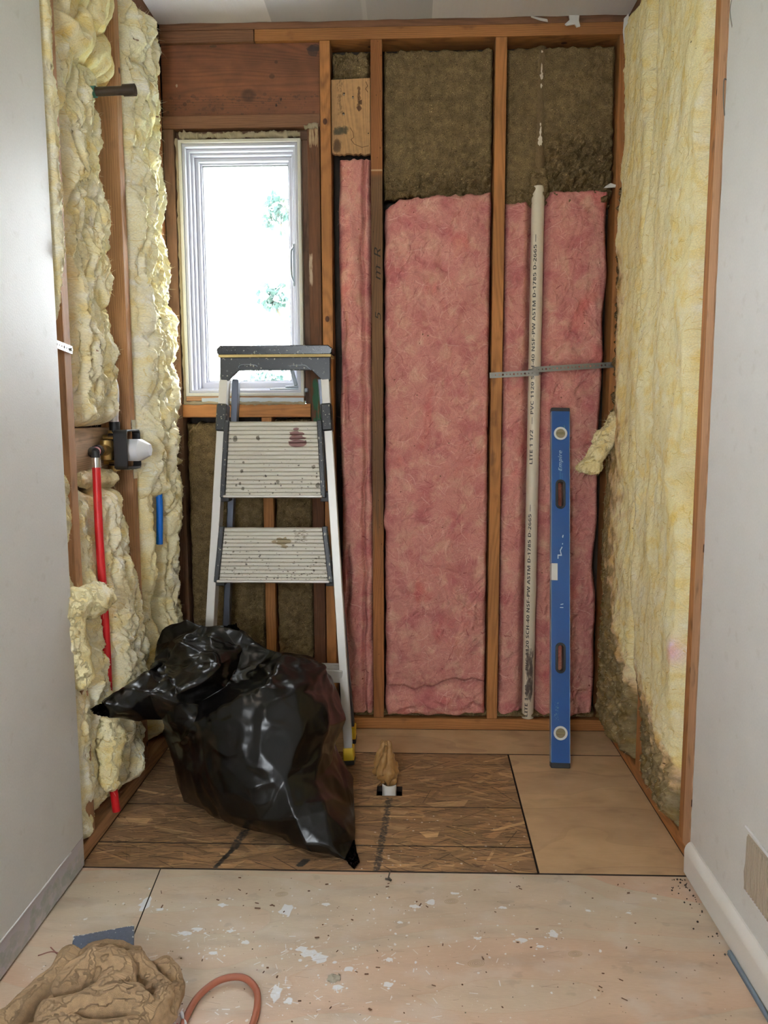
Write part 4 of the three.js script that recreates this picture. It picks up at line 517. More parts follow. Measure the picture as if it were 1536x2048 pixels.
// ================================================================ THINGS
const steel = new THREE.MeshStandardMaterial({ color: rgb(0.24, 0.23, 0.20), metalness: 0.85, roughness: 0.45 });
const blackPl = new THREE.MeshPhysicalMaterial({ color: rgb(0.018, 0.018, 0.020), roughness: 0.42 });
{ // board nailed over the narrow bay above the pink batt, water stained
  const [c, g] = canvas(256, 512), R = mulberry(41); fill(c, g, (x, y) => { const k = woodValue(x / 256 * 0.13, y / 512 * 0.245, 5) + 0.14 + 0.06 * fbm2(x * 0.02, y * 0.02, 4); return [196 * k, 150 * k, 100 * k]; });
  const drip = (pts, w) => { g.strokeStyle = 'rgba(84,56,30,0.75)'; g.lineWidth = w; g.beginPath(); pts.forEach((p, i) => i ? g.lineTo(...p) : g.moveTo(...p)); g.stroke(); };
  for (let k = 0; k < 70; k++) blot(g, 55 + 20 * n2(k, 1) + 14 * R(), 20 + k * 3.2, 8 * R(), 'rgba(110,84,54,0.35)', R, 9, 1.6);
  for (let k = 0; k < 60; k++) blot(g, 20 + 80 * R(), 330 + 40 * R(), 8 + 8 * R(), 'rgba(70,62,44,0.28)', R, 9); for (let k = 0; k < 40; k++) blot(g, 20 + 30 * R(), 420 + 60 * R(), 8 + 10 * R(), 'rgba(90,66,40,0.25)', R, 9, 1.4);
  for (let k = 0; k < 26; k++) blot(g, 178 + 8 * R(), 70 + k * 6, 4 + 8 * R(), 'rgba(96,64,34,0.5)', R, 8, 1.3); blot(g, 190, 165, 16, 'rgba(70,42,22,0.8)', R, 7, 1.2); blot(g, 186, 205, 20, 'rgba(80,50,28,0.75)', R, 7, 0.9);
  drip([[228, 30], [238, 60], [226, 78], [240, 100]], 5); drip([[124, 330], [140, 360], [146, 395], [128, 410], [150, 440], [200, 462], [244, 452]], 4); for (const [x, y, r] of [[85, 105, 6], [142, 128, 5], [82, 236, 8], [242, 370, 4]]) blot(g, x, y, r, 'rgba(28,16,10,0.9)', R, 9);
  const t = thing('stained_board', 'water stained tan board nailed across the narrow bay above the pink batt', 'board', [-0.2005, 1.990, -0.028]);
  const pts = [[0.0015, 0.008]]; for (let i = 1; i < 16; i++) pts.push([0.0015 + i / 16 * 0.128, 0.004 * n2(i * 0.7, 3) + 0.003]); pts.push([0.1295, 0.004], [0.1295, 0.242], [0.0015, 0.238]);
  const geo = plate(pts, 0.016, 0.001); { const p = geo.attributes.position, uv = geo.attributes.uv; for (let i = 0; i < p.count; i++) uv.setXY(i, p.getX(i) / 0.13, p.getY(i) / 0.245); }
  mesh('board', geo, new THREE.MeshStandardMaterial({ map: canvasTex(c), roughness: 0.8, bumpMap: W_BUMP, bumpScale: 0.0004 }), t);
  for (const [x, y] of [[0.043, 0.19], [0.072, 0.18], [0.042, 0.128]]) mesh('nail', rod([x, y, 0.016], [x, y, 0.0195], 0.0022, 10), steel, t);
}
{ // vent pipe with its printed line
  const [c, g] = canvas(256, 2048); g.fillStyle = '#d9cdb6'; g.fillRect(0, 0, 256, 2048); const R = mulberry(61);
  for (let k = 0; k < 900; k++) blot(g, R() * 256, R() * 2048, 1 + 3 * R() * R(), 'rgba(120,100,75,0.12)', R, 7);
  g.fillStyle = 'rgba(30,28,28,0.9)'; g.font = 'bold 29px sans-serif'; g.textAlign = 'left';
  const line = 'LITE 1 1/2 \u2190\u2014 PVC 1120 SCH-40 NSF-PW ASTM D-1785 D-2665 \u2014\u2192';
  g.save(); g.translate(150, 2040); g.rotate(-Math.PI / 2); g.fillText(line, 0, 0); g.fillText(line, 1010, 0); g.restore();
  for (let k = 0; k < 130; k++) blot(g, 140 + 40 * R(), 1770 + 190 * R(), 3 + 8 * R(), 'rgba(80,70,62,0.35)', R, 9, 2);
  const t = thing('vent_pipe', 'white plastic vent pipe with black printed lettering in the right bay', 'pipe', [0.4885, 0.0425, -0.020]);
  const pg = new THREE.CylinderGeometry(0.0212, 0.0212, 1.84, 40, 1, false).rotateY(2.4).translate(0, 0.92, 0); mesh('pipe', pg, new THREE.MeshPhysicalMaterial({ map: canvasTex(c, true, THREE.RepeatWrapping), roughness: 0.35 }), t);
  const upper = mesh('upper_length', new THREE.CylinderGeometry(0.0165, 0.020, 0.44, 28).translate(0.002, 2.06, -0.010), new THREE.MeshStandardMaterial({ color: rgb(1.0, 0.92, 0.82), map: greyC, roughness: 0.9, bumpMap: greyB, bumpScale: 0.002 }), t); upper.userData.label = 'upper length caked with brown wool dust';
  mesh('dust_collar', surfaceNet((x, y, z) => smin(capsule(x, y, z, [-0.020, 1.828, 0.004], [-0.012, 1.872, -0.004], 0.013, 0.018), smin(capsule(x, y, z, [0.024, 1.825, 0.004], [0.014, 1.876, -0.002], 0.013, 0.017), capsule(x, y, z, [-0.008, 1.905, -0.008], [0.010, 1.89, -0.004], 0.013, 0.016), 0.01), 0.01) + 0.008 * fbm3(x * 50, y * 50, z * 50, 3) + 0.002 * n3(x * 180, y * 180, z * 180), [-0.06, 1.79, -0.05], [0.06, 1.94, 0.04], 0.0035, () => [0.95, 0.92, 0.88]), greyM, t);
  const bareM = new THREE.MeshStandardMaterial({ color: rgb(0.72, 0.62, 0.46), roughness: 0.5 });
  // where the caking has flaked off, white plastic shows
  const fl = (y, h, w, s) => { const s2 = new THREE.Shape(); for (let i = 0; i <= 18; i++) { const a = i / 18 * 6.2832, q = 0.75 + 0.35 * n2(Math.cos(a) * 1.3 + s, Math.sin(a) * 1.3), x = Math.cos(a) * w * q, yy = Math.sin(a) * h * q; i ? s2.lineTo(x, yy) : s2.moveTo(x, yy); } const g2 = new THREE.ExtrudeGeometry(s2, { depth: 0.002, bevelEnabled: false }), p = g2.attributes.position; for (let i = 0; i < p.count; i++) { const r = 0.0185 + p.getZ(i), a = p.getX(i) / 0.0185; p.setXYZ(i, 0.002 + Math.sin(a) * r, p.getY(i), -0.010 + Math.cos(a) * r); } g2.computeVertexNormals(); return g2.translate(0, y, 0); };
  for (const q of [fl(1.985, 0.018, 0.009, 1), fl(2.012, 0.02, 0.004, 2), fl(2.035, 0.006, 0.003, 3), fl(2.155, 0.008, 0.004, 4), fl(2.185, 0.012, 0.006, 5), fl(2.205, 0.022, 0.003, 6), fl(2.26, 0.005, 0.003, 7)]) mesh('bare_patch', q, bareM, t);

}
// perforated hanger strap: a flat band with punched holes, bent round what it holds
function strap(len, w = 0.019, pitch = 0.0125) {
  const s = new THREE.Shape([[0, -w / 2], [len, -w / 2], [len, w / 2], [0, w / 2]].map((p) => new THREE.Vector2(...p)));
  for (let x = pitch * 0.6, k = 0; x < len - 0.004; x += pitch, k++) { const h = new THREE.Path(), r = k % 3 ? 0.0021 : 0.0034; h.absellipse(x, 0, r, r, 0, Math.PI * 2, true); s.holes.push(h); }
  return new THREE.ExtrudeGeometry(s, { depth: 0.001, bevelEnabled: false, curveSegments: 5 });
}
const laid = (g, p, q, n = V3(0, 0, 1)) => { const x = q.clone().sub(p).normalize(), y = n.clone().cross(x).normalize(), z = x.clone().cross(y); return g.applyMatrix4(new THREE.Matrix4().makeBasis(x, y, z).setPosition(p)); };
{
  const t = thing('pipe_strap', 'perforated steel strap holding the white vent pipe between two studs', 'strap', [0.333, 1.262, 0.0015]);
  mesh('band', laid(strap(0.167), V3(0, 0, 0), V3(0.167, 0.008, 0.001)), steel, t);
  mesh('band', laid(strap(0.285), V3(0.145, 0.018, 0.0068), V3(0.418, 0.034, 0.001)), steel, t);
  const w = []; for (let i = 0; i <= 20; i++) { const a = -1.3 + i / 20 * 2.6; w.push([Math.sin(a) * 0.0226, Math.cos(a) * 0.0226]); }
  const wrap = plate([...w.map(([x, z]) => [x, z]), ...w.reverse().map(([x, z]) => [x * 1.05, z * 1.05])], 0.019, 0).rotateX(Math.PI / 2).translate(0.1555, 0.021, -0.0215);
  wrap.scale(1, 1, 1); mesh('loop', wrap.clone().scale(1, 1, 1), steel, t);
  for (const [x, y] of [[0.008, 0], [0.412, 0.034]]) mesh('nail', rod([x, y, 0], [x, y, 0.004], 0.004, 10), steel, t);
  const s = thing('pipe_strap', 'short bright perforated strap on the left stud beside the white wall', 'strap', [-0.762, 1.282, 0.786]); mesh('band', laid(strap(0.095), V3(0, 0.002, 0.004), V3(0, 0.010, 0.098), V3(1, 0, 0)), new THREE.MeshStandardMaterial({ color: rgb(0.42, 0.44, 0.44), metalness: 0.7, roughness: 0.45 }), s); mesh('nail', rod([0, 0.003, 0.012], [0.004, 0.003, 0.012], 0.004, 10), steel, s);
}
{ // spirit level leaning in front of the pink batt
  const L = 1.19, Wd = 0.0585, T = 0.024, t = thing('spirit_level', 'tall blue spirit level leaning upright against the pink batt', 'level');
  const foot = V3(0.546, 0.001, 0.303), head = V3(0.5705, 1.152, 0.030), y = head.clone().sub(foot).normalize(), x = V3(1, 0, 0).addScaledVector(y, -y.x).normalize(), z = x.clone().cross(y);
  t.quaternion.setFromRotationMatrix(new THREE.Matrix4().makeBasis(x, y, z)); t.position.copy(foot);
  const LL = head.distanceTo(foot);
  const [c, g] = canvas(128, 2048), R = mulberry(71), Y = (v) => 2048 * (1 - v / LL); g.fillStyle = '#084c92'; g.fillRect(0, 0, 128, 2048);
  for (let k = 0; k < 700; k++) blot(g, R() * 128, R() * 2048, 1 + 2 * R() * R(), `rgba(${R() < 0.5 ? '10,50,100' : '60,130,190'},0.16)`, R, 7);
  const vert = (s, yy, px, font, a) => { g.save(); g.translate(px, Y(yy)); g.rotate(-Math.PI / 2); g.font = font; g.fillStyle = `rgba(205,214,224,${a})`; g.textAlign = 'center'; g.fillText(s, 0, 0); g.restore(); };
  vert('Empire', 1.0, 74, 'bold italic 36px sans-serif', 0.75); vert('PROFESSIONAL', 0.942, 66, 'bold 13px sans-serif', 0.30); vert('BOX LEVEL', 0.942, 80, 'bold 12px sans-serif', 0.25);
  g.fillStyle = 'rgba(225,232,238,0.9)'; g.strokeStyle = 'rgba(225,232,238,0.9)'; g.lineWidth = 7; g.beginPath(); g.moveTo(46, Y(0.672)); g.lineTo(46, Y(0.684)); g.lineTo(70, Y(0.684)); g.lineTo(62, Y(0.700)); g.lineTo(76, Y(0.712)); g.stroke(); for (const [px, yy] of [[78, 0.722], [80, 0.745], [82, 0.75]]) blot(g, px, Y(yy), 5, 'rgba(225,232,238,0.9)', R, 7);
  g.lineWidth = 4; g.beginPath(); g.moveTo(60, Y(0.512)); g.lineTo(84, Y(0.512)); g.moveTo(64, Y(0.522)); g.lineTo(84, Y(0.524)); g.stroke();
  for (let k = 0; k < 60; k++) blot(g, 20 + 30 * R(), Y(0.15 + 0.06 * R()), 1 + 3 * R(), 'rgba(160,165,165,0.35)', R, 7); for (let k = 0; k < 40; k++) blot(g, 76 + 20 * R(), Y(1.095 + 0.03 * R()), 1 + 2 * R(), 'rgba(170,190,150,0.35)', R, 7);
  const slot = (yc, w, h) => { const p = new THREE.Path(), r = w / 2; p.absarc(0, yc + h / 2 - r, r, 0, Math.PI, false); p.absarc(0, yc - h / 2 + r, r, Math.PI, 2 * Math.PI, false); p.closePath(); return p; }, circ = (yc, r) => { const p = new THREE.Path(); p.absarc(0, yc, r, 0, Math.PI * 2, false); return p; };
  const s = new THREE.Shape(); const hw = Wd / 2; s.moveTo(-hw, 0.016); s.lineTo(hw, 0.016); s.lineTo(hw, LL - 0.012); s.lineTo(-hw, LL - 0.012); s.lineTo(-hw, 0.656); s.lineTo(-hw + 0.018, 0.656); s.lineTo(-hw + 0.018, 0.602); s.lineTo(-hw, 0.602); s.closePath();
  const holes = [[slot(0.349, 0.030, 0.096)], [slot(0.888, 0.030, 0.096)], [circ(0.110, 0.0195)], [circ(1.094, 0.0195)]]; for (const [h] of holes) s.holes.push(h);
  const body = new THREE.ExtrudeGeometry(s, { depth: T - 0.002, bevelEnabled: true, bevelThickness: 0.001, bevelSize: 0.001, bevelSegments: 1, curveSegments: 16 }).translate(0, 0, -T + 0.001); { const p = body.attributes.position, uv = body.attributes.uv; for (let i = 0; i < p.count; i++) uv.setXY(i, p.getX(i) / Wd + 0.5, p.getY(i) / LL); }
  mesh('body', body, new THREE.MeshPhysicalMaterial({ map: canvasTex(c), roughness: 0.38, clearcoat: 0.3, clearcoatRoughness: 0.3 }), t);
  mesh('edge_rail', merge([box(-hw - 0.0015, 0.018, -T, -hw, 0.60, 0.0015, 0.0004), box(-hw - 0.0015, 0.658, -T, -hw, LL - 0.014, 0.0015, 0.0004), box(hw, 0.018, -T, hw + 0.0015, LL - 0.014, 0.0015, 0.0004)]), new THREE.MeshStandardMaterial({ color: rgb(0.30, 0.42, 0.56), metalness: 0.6, roughness: 0.4 }), t);
  mesh('end_cap', box(-hw - 0.002, 0, -T - 0.001, hw + 0.002, 0.017, 0.002, 0.003), blackPl, t); mesh('end_cap', box(-hw - 0.002, LL - 0.013, -T - 0.001, hw + 0.002, LL, 0.002, 0.003), blackPl, t);
  const loop = (yc, w, h, q) => { const o = new THREE.Shape(), r = w / 2; o.absarc(0, yc + h / 2 - r, r, 0, Math.PI, false); o.absarc(0, yc - h / 2 + r, r, Math.PI, 2 * Math.PI, false); o.closePath(); o.holes.push(slot(yc, w - q, h - q)); return new THREE.ExtrudeGeometry(o, { depth: T + 0.002, bevelEnabled: true, bevelThickness: 0.001, bevelSize: 0.001, bevelSegments: 1, curveSegments: 16 }).translate(0, 0, -T - 0.001); };
  mesh('hand_grip', loop(0.349, 0.031, 0.097, 0.0125), blackPl, t); mesh('hand_grip', loop(0.888, 0.031, 0.097, 0.0125), blackPl, t);
  const whitePl = new THREE.MeshPhysicalMaterial({ color: rgb(0.80, 0.80, 0.76), roughness: 0.35 }), vialM = new THREE.MeshPhysicalMaterial({ color: rgb(0.30, 0.25, 0.15), roughness: 0.12, clearcoat: 0.6 });
  for (const yc of [0.110, 1.094]) { const rg = new THREE.Shape(); rg.absarc(0, yc, 0.0215, 0, Math.PI * 2, false); rg.holes.push(circ(yc, 0.0165)); const v = mesh('vial_ring', new THREE.ExtrudeGeometry(rg, { depth: 0.003, bevelEnabled: true, bevelSize: 0.0008, bevelThickness: 0.0008, bevelSegments: 2, curveSegments: 24 }).translate(0, 0, -0.001), whitePl, t); mesh('vial_window', new THREE.CylinderGeometry(0.0167, 0.0167, 0.012, 28).rotateX(Math.PI / 2).translate(0, yc, -0.0065), vialM, v); mesh('vial', rod([-0.014, yc, 0.0005], [0.014, yc, 0.0005], 0.004, 12), new THREE.MeshPhysicalMaterial({ color: rgb(0.34, 0.30, 0.16), roughness: 0.1 }), v); }
  const cv = mesh('centre_vial', plate([[-hw - 0.001, 0.601], [-hw + 0.0195, 0.601], [-hw + 0.0195, 0.657], [-hw - 0.001, 0.657]], T - 0.002, 0.001, [rect(-hw - 0.0005, 0.611, -hw + 0.013, 0.647)]).translate(0, 0, -T + 0.0025), whitePl, t);
  mesh('vial', rod([-hw + 0.006, 0.607, -0.006], [-hw + 0.006, 0.651, -0.006], 0.006, 16), new THREE.MeshPhysicalMaterial({ color: rgb(0.42, 0.33, 0.16), roughness: 0.1 }), cv);
}
// ---------------------------------------------------------------- the folded step ladder
{
  const t = thing('step_ladder', 'folded aluminium step ladder with black top, leaning below the window', 'ladder', [-0.375, 0, 0.28]), O = t.position, P3 = (x, y, z) => V3(x, y, z).sub(O);
  const splTex = (seed, density, bias, extra) => { const [c, g] = canvas(512, 384), R = mulberry(seed); g.fillStyle = '#cac5b8'; g.fillRect(0, 0, 512, 384); for (let k = 0; k < 500; k++) blot(g, R() * 512, R() * 384, 1 + 5 * R(), `rgba(150,140,125,${0.05 + 0.06 * R()})`, R, 7, 0.6); for (let k = 0; k < density; k++) { const y = 384 * (1 - R()) ** bias, cx = R() * 512; blot(g, cx, y, 0.8 + 5.5 * R() ** 3, `rgba(${R() < 0.5 ? '86,72,52' : '60,52,44'},${0.4 + 0.5 * R()})`, R, 8, 0.5 + 0.7 * R()); } extra?.(g, R); return canvasTex(c); };
  const t1 = splTex(81, 150, 0.45, (g, R) => { for (const [x, y, w, h] of [[392, 40, 16, 8], [390, 62, 42, 13], [392, 84, 52, 16], [395, 112, 46, 18]]) { g.fillStyle = 'rgba(98,52,50,0.78)'; blot(g, x, y, w, 'rgba(98,52,50,0.78)', R, 14, h / w); } for (const [x, y, r] of [[40, 90, 14], [170, 85, 11], [90, 210, 7], [82, 255, 10], [280, 310, 11], [480, 235, 10], [498, 330, 14], [92, 345, 9], [75, 320, 8], [55, 330, 6]]) blot(g, x, y, r, 'rgba(92,84,70,0.75)', R, 10, 1.1); });
  const t2 = splTex(83, 420, 0.4, (g, R) => { blot(g, 305, 100, 36, 'rgba(140,124,92,0.95)', R, 16, 0.8); blot(g, 262, 102, 13, 'rgba(140,124,92,0.9)', R, 12, 1.1); blot(g, 310, 140, 18, 'rgba(140,124,92,0.85)', R, 12, 0.6); for (let k = 0; k < 90; k++) blot(g, 400 + 70 * (R() - 0.5), 20 + 90 * R(), 2 + 6 * R(), 'rgba(110,98,80,0.4)', R, 8, 0.6); });
  const black = (() => { const [c, g] = canvas(256, 256), R = mulberry(87); g.fillStyle = '#1d2024'; g.fillRect(0, 0, 256, 256); for (let k = 0; k < 150; k++) blot(g, R() * 256, R() * 256, 0.8 + 7 * R() ** 4, `rgba(${R() < 0.7 ? '190,182,160' : '90,92,92'},0.8)`, R, 9, 0.6 + R()); return canvasTex(c, true, THREE.RepeatWrapping); })(); black.repeat.set(7, 7);
  const blackM = new THREE.MeshPhysicalMaterial({ map: black, roughness: 0.4 }), alu = new THREE.MeshStandardMaterial({ color: rgb(0.60, 0.58, 0.54), metalness: 0.35, roughness: 0.42 }), aluDark = new THREE.MeshStandardMaterial({ color: rgb(0.10, 0.11, 0.14), metalness: 0.5, roughness: 0.35 }), yellowM = new THREE.MeshPhysicalMaterial({ color: rgb(0.78, 0.52, 0.03), roughness: 0.5 });
  const rail = (x0, z0, x1, y1, z1) => { const p = P3(x0, 0.03, z0), q = P3(x1, y1, z1); return { p, q, front: bar(p, q, 0.027, 0.004, BZ), web: bar(p.clone().add(V3(x0 < -0.375 ? 0.012 : -0.012, 0, -0.024)), q.clone().add(V3(x0 < -0.375 ? 0.012 : -0.012, 0, -0.024)), 0.003, 0.048, BZ), back: bar(p.clone().add(V3(0, 0, -0.048)), q.clone().add(V3(0, 0, -0.048)), 0.022, 0.003, BZ) }; };
  const rl = rail(-0.615, 0.298, -0.553, 1.285, 0.108), rr = rail(-0.136, 0.298, -0.221, 1.285, 0.108);
  for (const r of [rl, rr]) { mesh('front_rail', merge([r.front, r.back, r.web]), alu, t); const dir = r.q.clone().sub(r.p).normalize(), f = r.p.clone(); const boot = mesh('rubber_foot', bar(f.clone().addScaledVector(dir, -0.026), f.clone().addScaledVector(dir, 0.024), 0.034, 0.06, BZ, 0.004).translate(0, 0, -0.022), yellowM, t); mesh('foot_pad', bar(f.clone().addScaledVector(dir, -0.030), f.clone().addScaledVector(dir, -0.014), 0.037, 0.064, BZ, 0.004).translate(0, 0, -0.022), blackPl, boot); }
  const at = (r, y) => r.p.clone().lerp(r.q, (y - r.p.y) / (r.q.y - r.p.y));
  for (const [r, s] of [[rl, 1], [rr, -1]]) { const a = at(r, 1.165), b = at(r, 1.075); mesh('rail_bracket', bar(a, b, 0.036, 0.05, BZ, 0.006).translate(0.002 * s, 0, -0.012), blackM, t); for (const yy of [0.862, 0.588]) { const q = at(r, yy); mesh('rail_bracket', box(q.x - 0.004 + (s > 0 ? 0 : -0.036), q.y - 0.016, q.z - 0.05, q.x + 0.004 + (s > 0 ? 0.036 : 0), q.y + 0.016, q.z - 0.004, 0.003), blackPl, t); } }
  // inner, rear legs
  const legs = [[-0.592, 0.03, 0.112, -0.528, 1.25, 0.045], [-0.139, 0.03, 0.112, -0.238, 1.25, 0.045]];
  for (const [x0, y0, z0, x1, y1, z1] of legs) { const p = P3(x0, y0, z0), q = P3(x1, y1, z1); mesh('rear_leg', bar(p, q, 0.022, 0.034, BZ, 0.003), aluDark, t); const boot = mesh('rubber_foot', bar(p.clone().add(V3(0, -0.026, 0)), p.clone().add(V3(0, 0.03, 0)), 0.028, 0.045, BZ, 0.004), yellowM, t); mesh('foot_pad', bar(p.clone().add(V3(0, -0.030, 0)), p.clone().add(V3(0, -0.012, 0)), 0.031, 0.048, BZ, 0.004), blackPl, boot); }
  mesh('rear_crossbar', bar(P3(-0.56, 0.62, 0.082), P3(-0.19, 0.62, 0.082), 0.03, 0.012, BZ, 0.003), aluDark, t);
  // treads folded up between the rails, ribbed faces towards the room
  function tread(TL, TR, BL, BR, tex, ribs, label) {
    const nx = 8, ny = ribs * 6, pos = [], uv = [], idx = [], N = TR.clone().sub(TL).cross(TL.clone().sub(BL)).normalize();
    for (let j = 0; j <= ny; j++) for (let i = 0; i <= nx; i++) { const s = i / nx, v = j / ny, ph = (v * ribs) % 1, d = 0.0030 * (ph < 0.70 ? 1 : ph < 0.82 ? 1 - (ph - 0.70) / 0.12 : ph < 0.9 ? 0 : (ph - 0.9) / 0.1); const p = BL.clone().lerp(BR, s).lerp(TL.clone().lerp(TR, s), v).addScaledVector(N, d); pos.push(p.x, p.y, p.z); uv.push(s, v); }
    for (let j = 0; j < ny; j++) for (let i = 0; i < nx; i++) { const a = j * (nx + 1) + i, b = a + 1, c = a + nx + 1, d = c + 1; idx.push(a, b, d, a, d, c); }
    const g = new THREE.BufferGeometry(); g.setAttribute('position', new THREE.Float32BufferAttribute(pos, 3)); g.setAttribute('uv', new THREE.Float32BufferAttribute(uv, 2)); g.setIndex(idx); const flat = g.toNonIndexed(); flat.computeVertexNormals();
    const m = mesh('tread', flat, new THREE.MeshStandardMaterial({ map: tex, metalness: 0.15, roughness: 0.5 }), t); m.userData.label = label;
    const up = TL.clone().sub(BL).normalize(), X = TR.clone().sub(TL).normalize(), mid = (a, b) => a.clone().lerp(b, 0.5), hgt = mid(TL, TR).distanceTo(mid(BL, BR));
    const core = new THREE.BufferGeometry(), q = (p, d) => p.clone().addScaledVector(N, d), eight = [q(BL, -0.0005), q(BR, -0.0005), q(TR, -0.0005), q(TL, -0.0005), q(BL, -0.022), q(BR, -0.022), q(TR, -0.022), q(TL, -0.022)]; core.setAttribute('position', new THREE.Float32BufferAttribute(eight.flatMap((p) => p.toArray()), 3)); core.setIndex([0, 1, 2, 0, 2, 3, 5, 4, 7, 5, 7, 6, 3, 2, 6, 3, 6, 7, 4, 5, 1, 4, 1, 0, 1, 5, 6, 1, 6, 2, 4, 0, 3, 4, 3, 7]); const cg = core.toNonIndexed(); cg.computeVertexNormals(); mesh('tread_back', cg, alu, m);
    mesh('nosing', bar(q(BL, 0.006).addScaledVector(X, -0.006).addScaledVector(up, -0.002), q(BR, 0.006).addScaledVector(X, 0.006).addScaledVector(up, -0.002), 0.009, 0.026, N, 0.0035), alu, m);
    for (const [a, b, s] of [[TL, BL, -1], [TR, BR, 1]]) mesh('side_bracket', bar(q(a, -0.004).addScaledVector(X, 0.009 * s).addScaledVector(up, 0.004), q(b, -0.004).addScaledVector(X, 0.009 * s).addScaledVector(up, -0.006), 0.016, 0.030, N, 0.003), blackM, m);
    return m;
  }
  tread(P3(-0.531, 1.108, 0.142), P3(-0.244, 1.108, 0.142), P3(-0.543, 0.866, 0.178), P3(-0.229, 0.866, 0.178), t1, 18, 'ribbed upper tread with red brown stain');
  tread(P3(-0.545, 0.764, 0.192), P3(-0.226, 0.764, 0.192), P3(-0.561, 0.592, 0.218), P3(-0.204, 0.592, 0.218), t2, 14, 'ribbed lower tread spattered with paint');
  mesh('tread', merge([box(-0.59, 0.262, 0.185, -0.155, 0.305, 0.262, 0.004, 0).translate(-O.x, 0, -O.z), ...[0, 1, 2, 3].map((k) => box(-0.585, 0.3045, 0.19 + k * 0.018, -0.16, 0.307, 0.203 + k * 0.018, 0.0008, 0).translate(-O.x, 0, -O.z))]), new THREE.MeshStandardMaterial({ color: rgb(0.58, 0.58, 0.57), metalness: 0.2, roughness: 0.45 }), t);
  // moulded top with a lip, a yellow line and angled cheeks
  const cap = mesh('top_cap', plate([[-0.214, 1.328], [-0.206, 1.322], [0.206, 1.322], [0.214, 1.328], [0.214, 1.343], [0.200, 1.353], [-0.200, 1.353], [-0.214, 1.343]].map(([x, y]) => [x * 0.89 - 0.009, y + 0.004]), 0.104, 0.003).translate(0, 0, 0.012 - O.z), new THREE.MeshPhysicalMaterial({ map: black, roughness: 0.25, color: rgb(0.8, 0.9, 1) }), t);
  mesh('yellow_stripe', box(-0.195, 1.3185, 0.016 - O.z, 0.178, 1.3275, 0.119 - O.z, 0.001), new THREE.MeshStandardMaterial({ color: rgb(0.52, 0.40, 0.16), roughness: 0.6 }), cap);
  mesh('apron', plate([[-0.19, 1.318], [-0.19, 1.246], [-0.183, 1.240], [-0.166, 1.242], [-0.128, 1.276], [0.112, 1.276], [0.150, 1.240], [0.168, 1.238], [0.175, 1.244], [0.175, 1.318]], 0.014, 0.002).translate(0, 0, 0.100 - O.z), blackM, cap);
  const rimM = new THREE.MeshPhysicalMaterial({ color: rgb(0.25, 0.28, 0.32), roughness: 0.3 });
  for (const q of [tube([[-0.128, 1.285, 0.1175 - O.z], [-0.124, 1.292, 0.1175 - O.z], [-0.07, 1.292, 0.1175 - O.z], [-0.066, 1.288, 0.1175 - O.z]], 0.0012, 20, 6), tube([[0.036, 1.291, 0.1175 - O.z], [0.094, 1.291, 0.1175 - O.z], [0.100, 1.286, 0.1175 - O.z], [0.112, 1.276, 0.1175 - O.z]], 0.0012, 20, 6)]) mesh('slot_rim', q, rimM, cap);
}

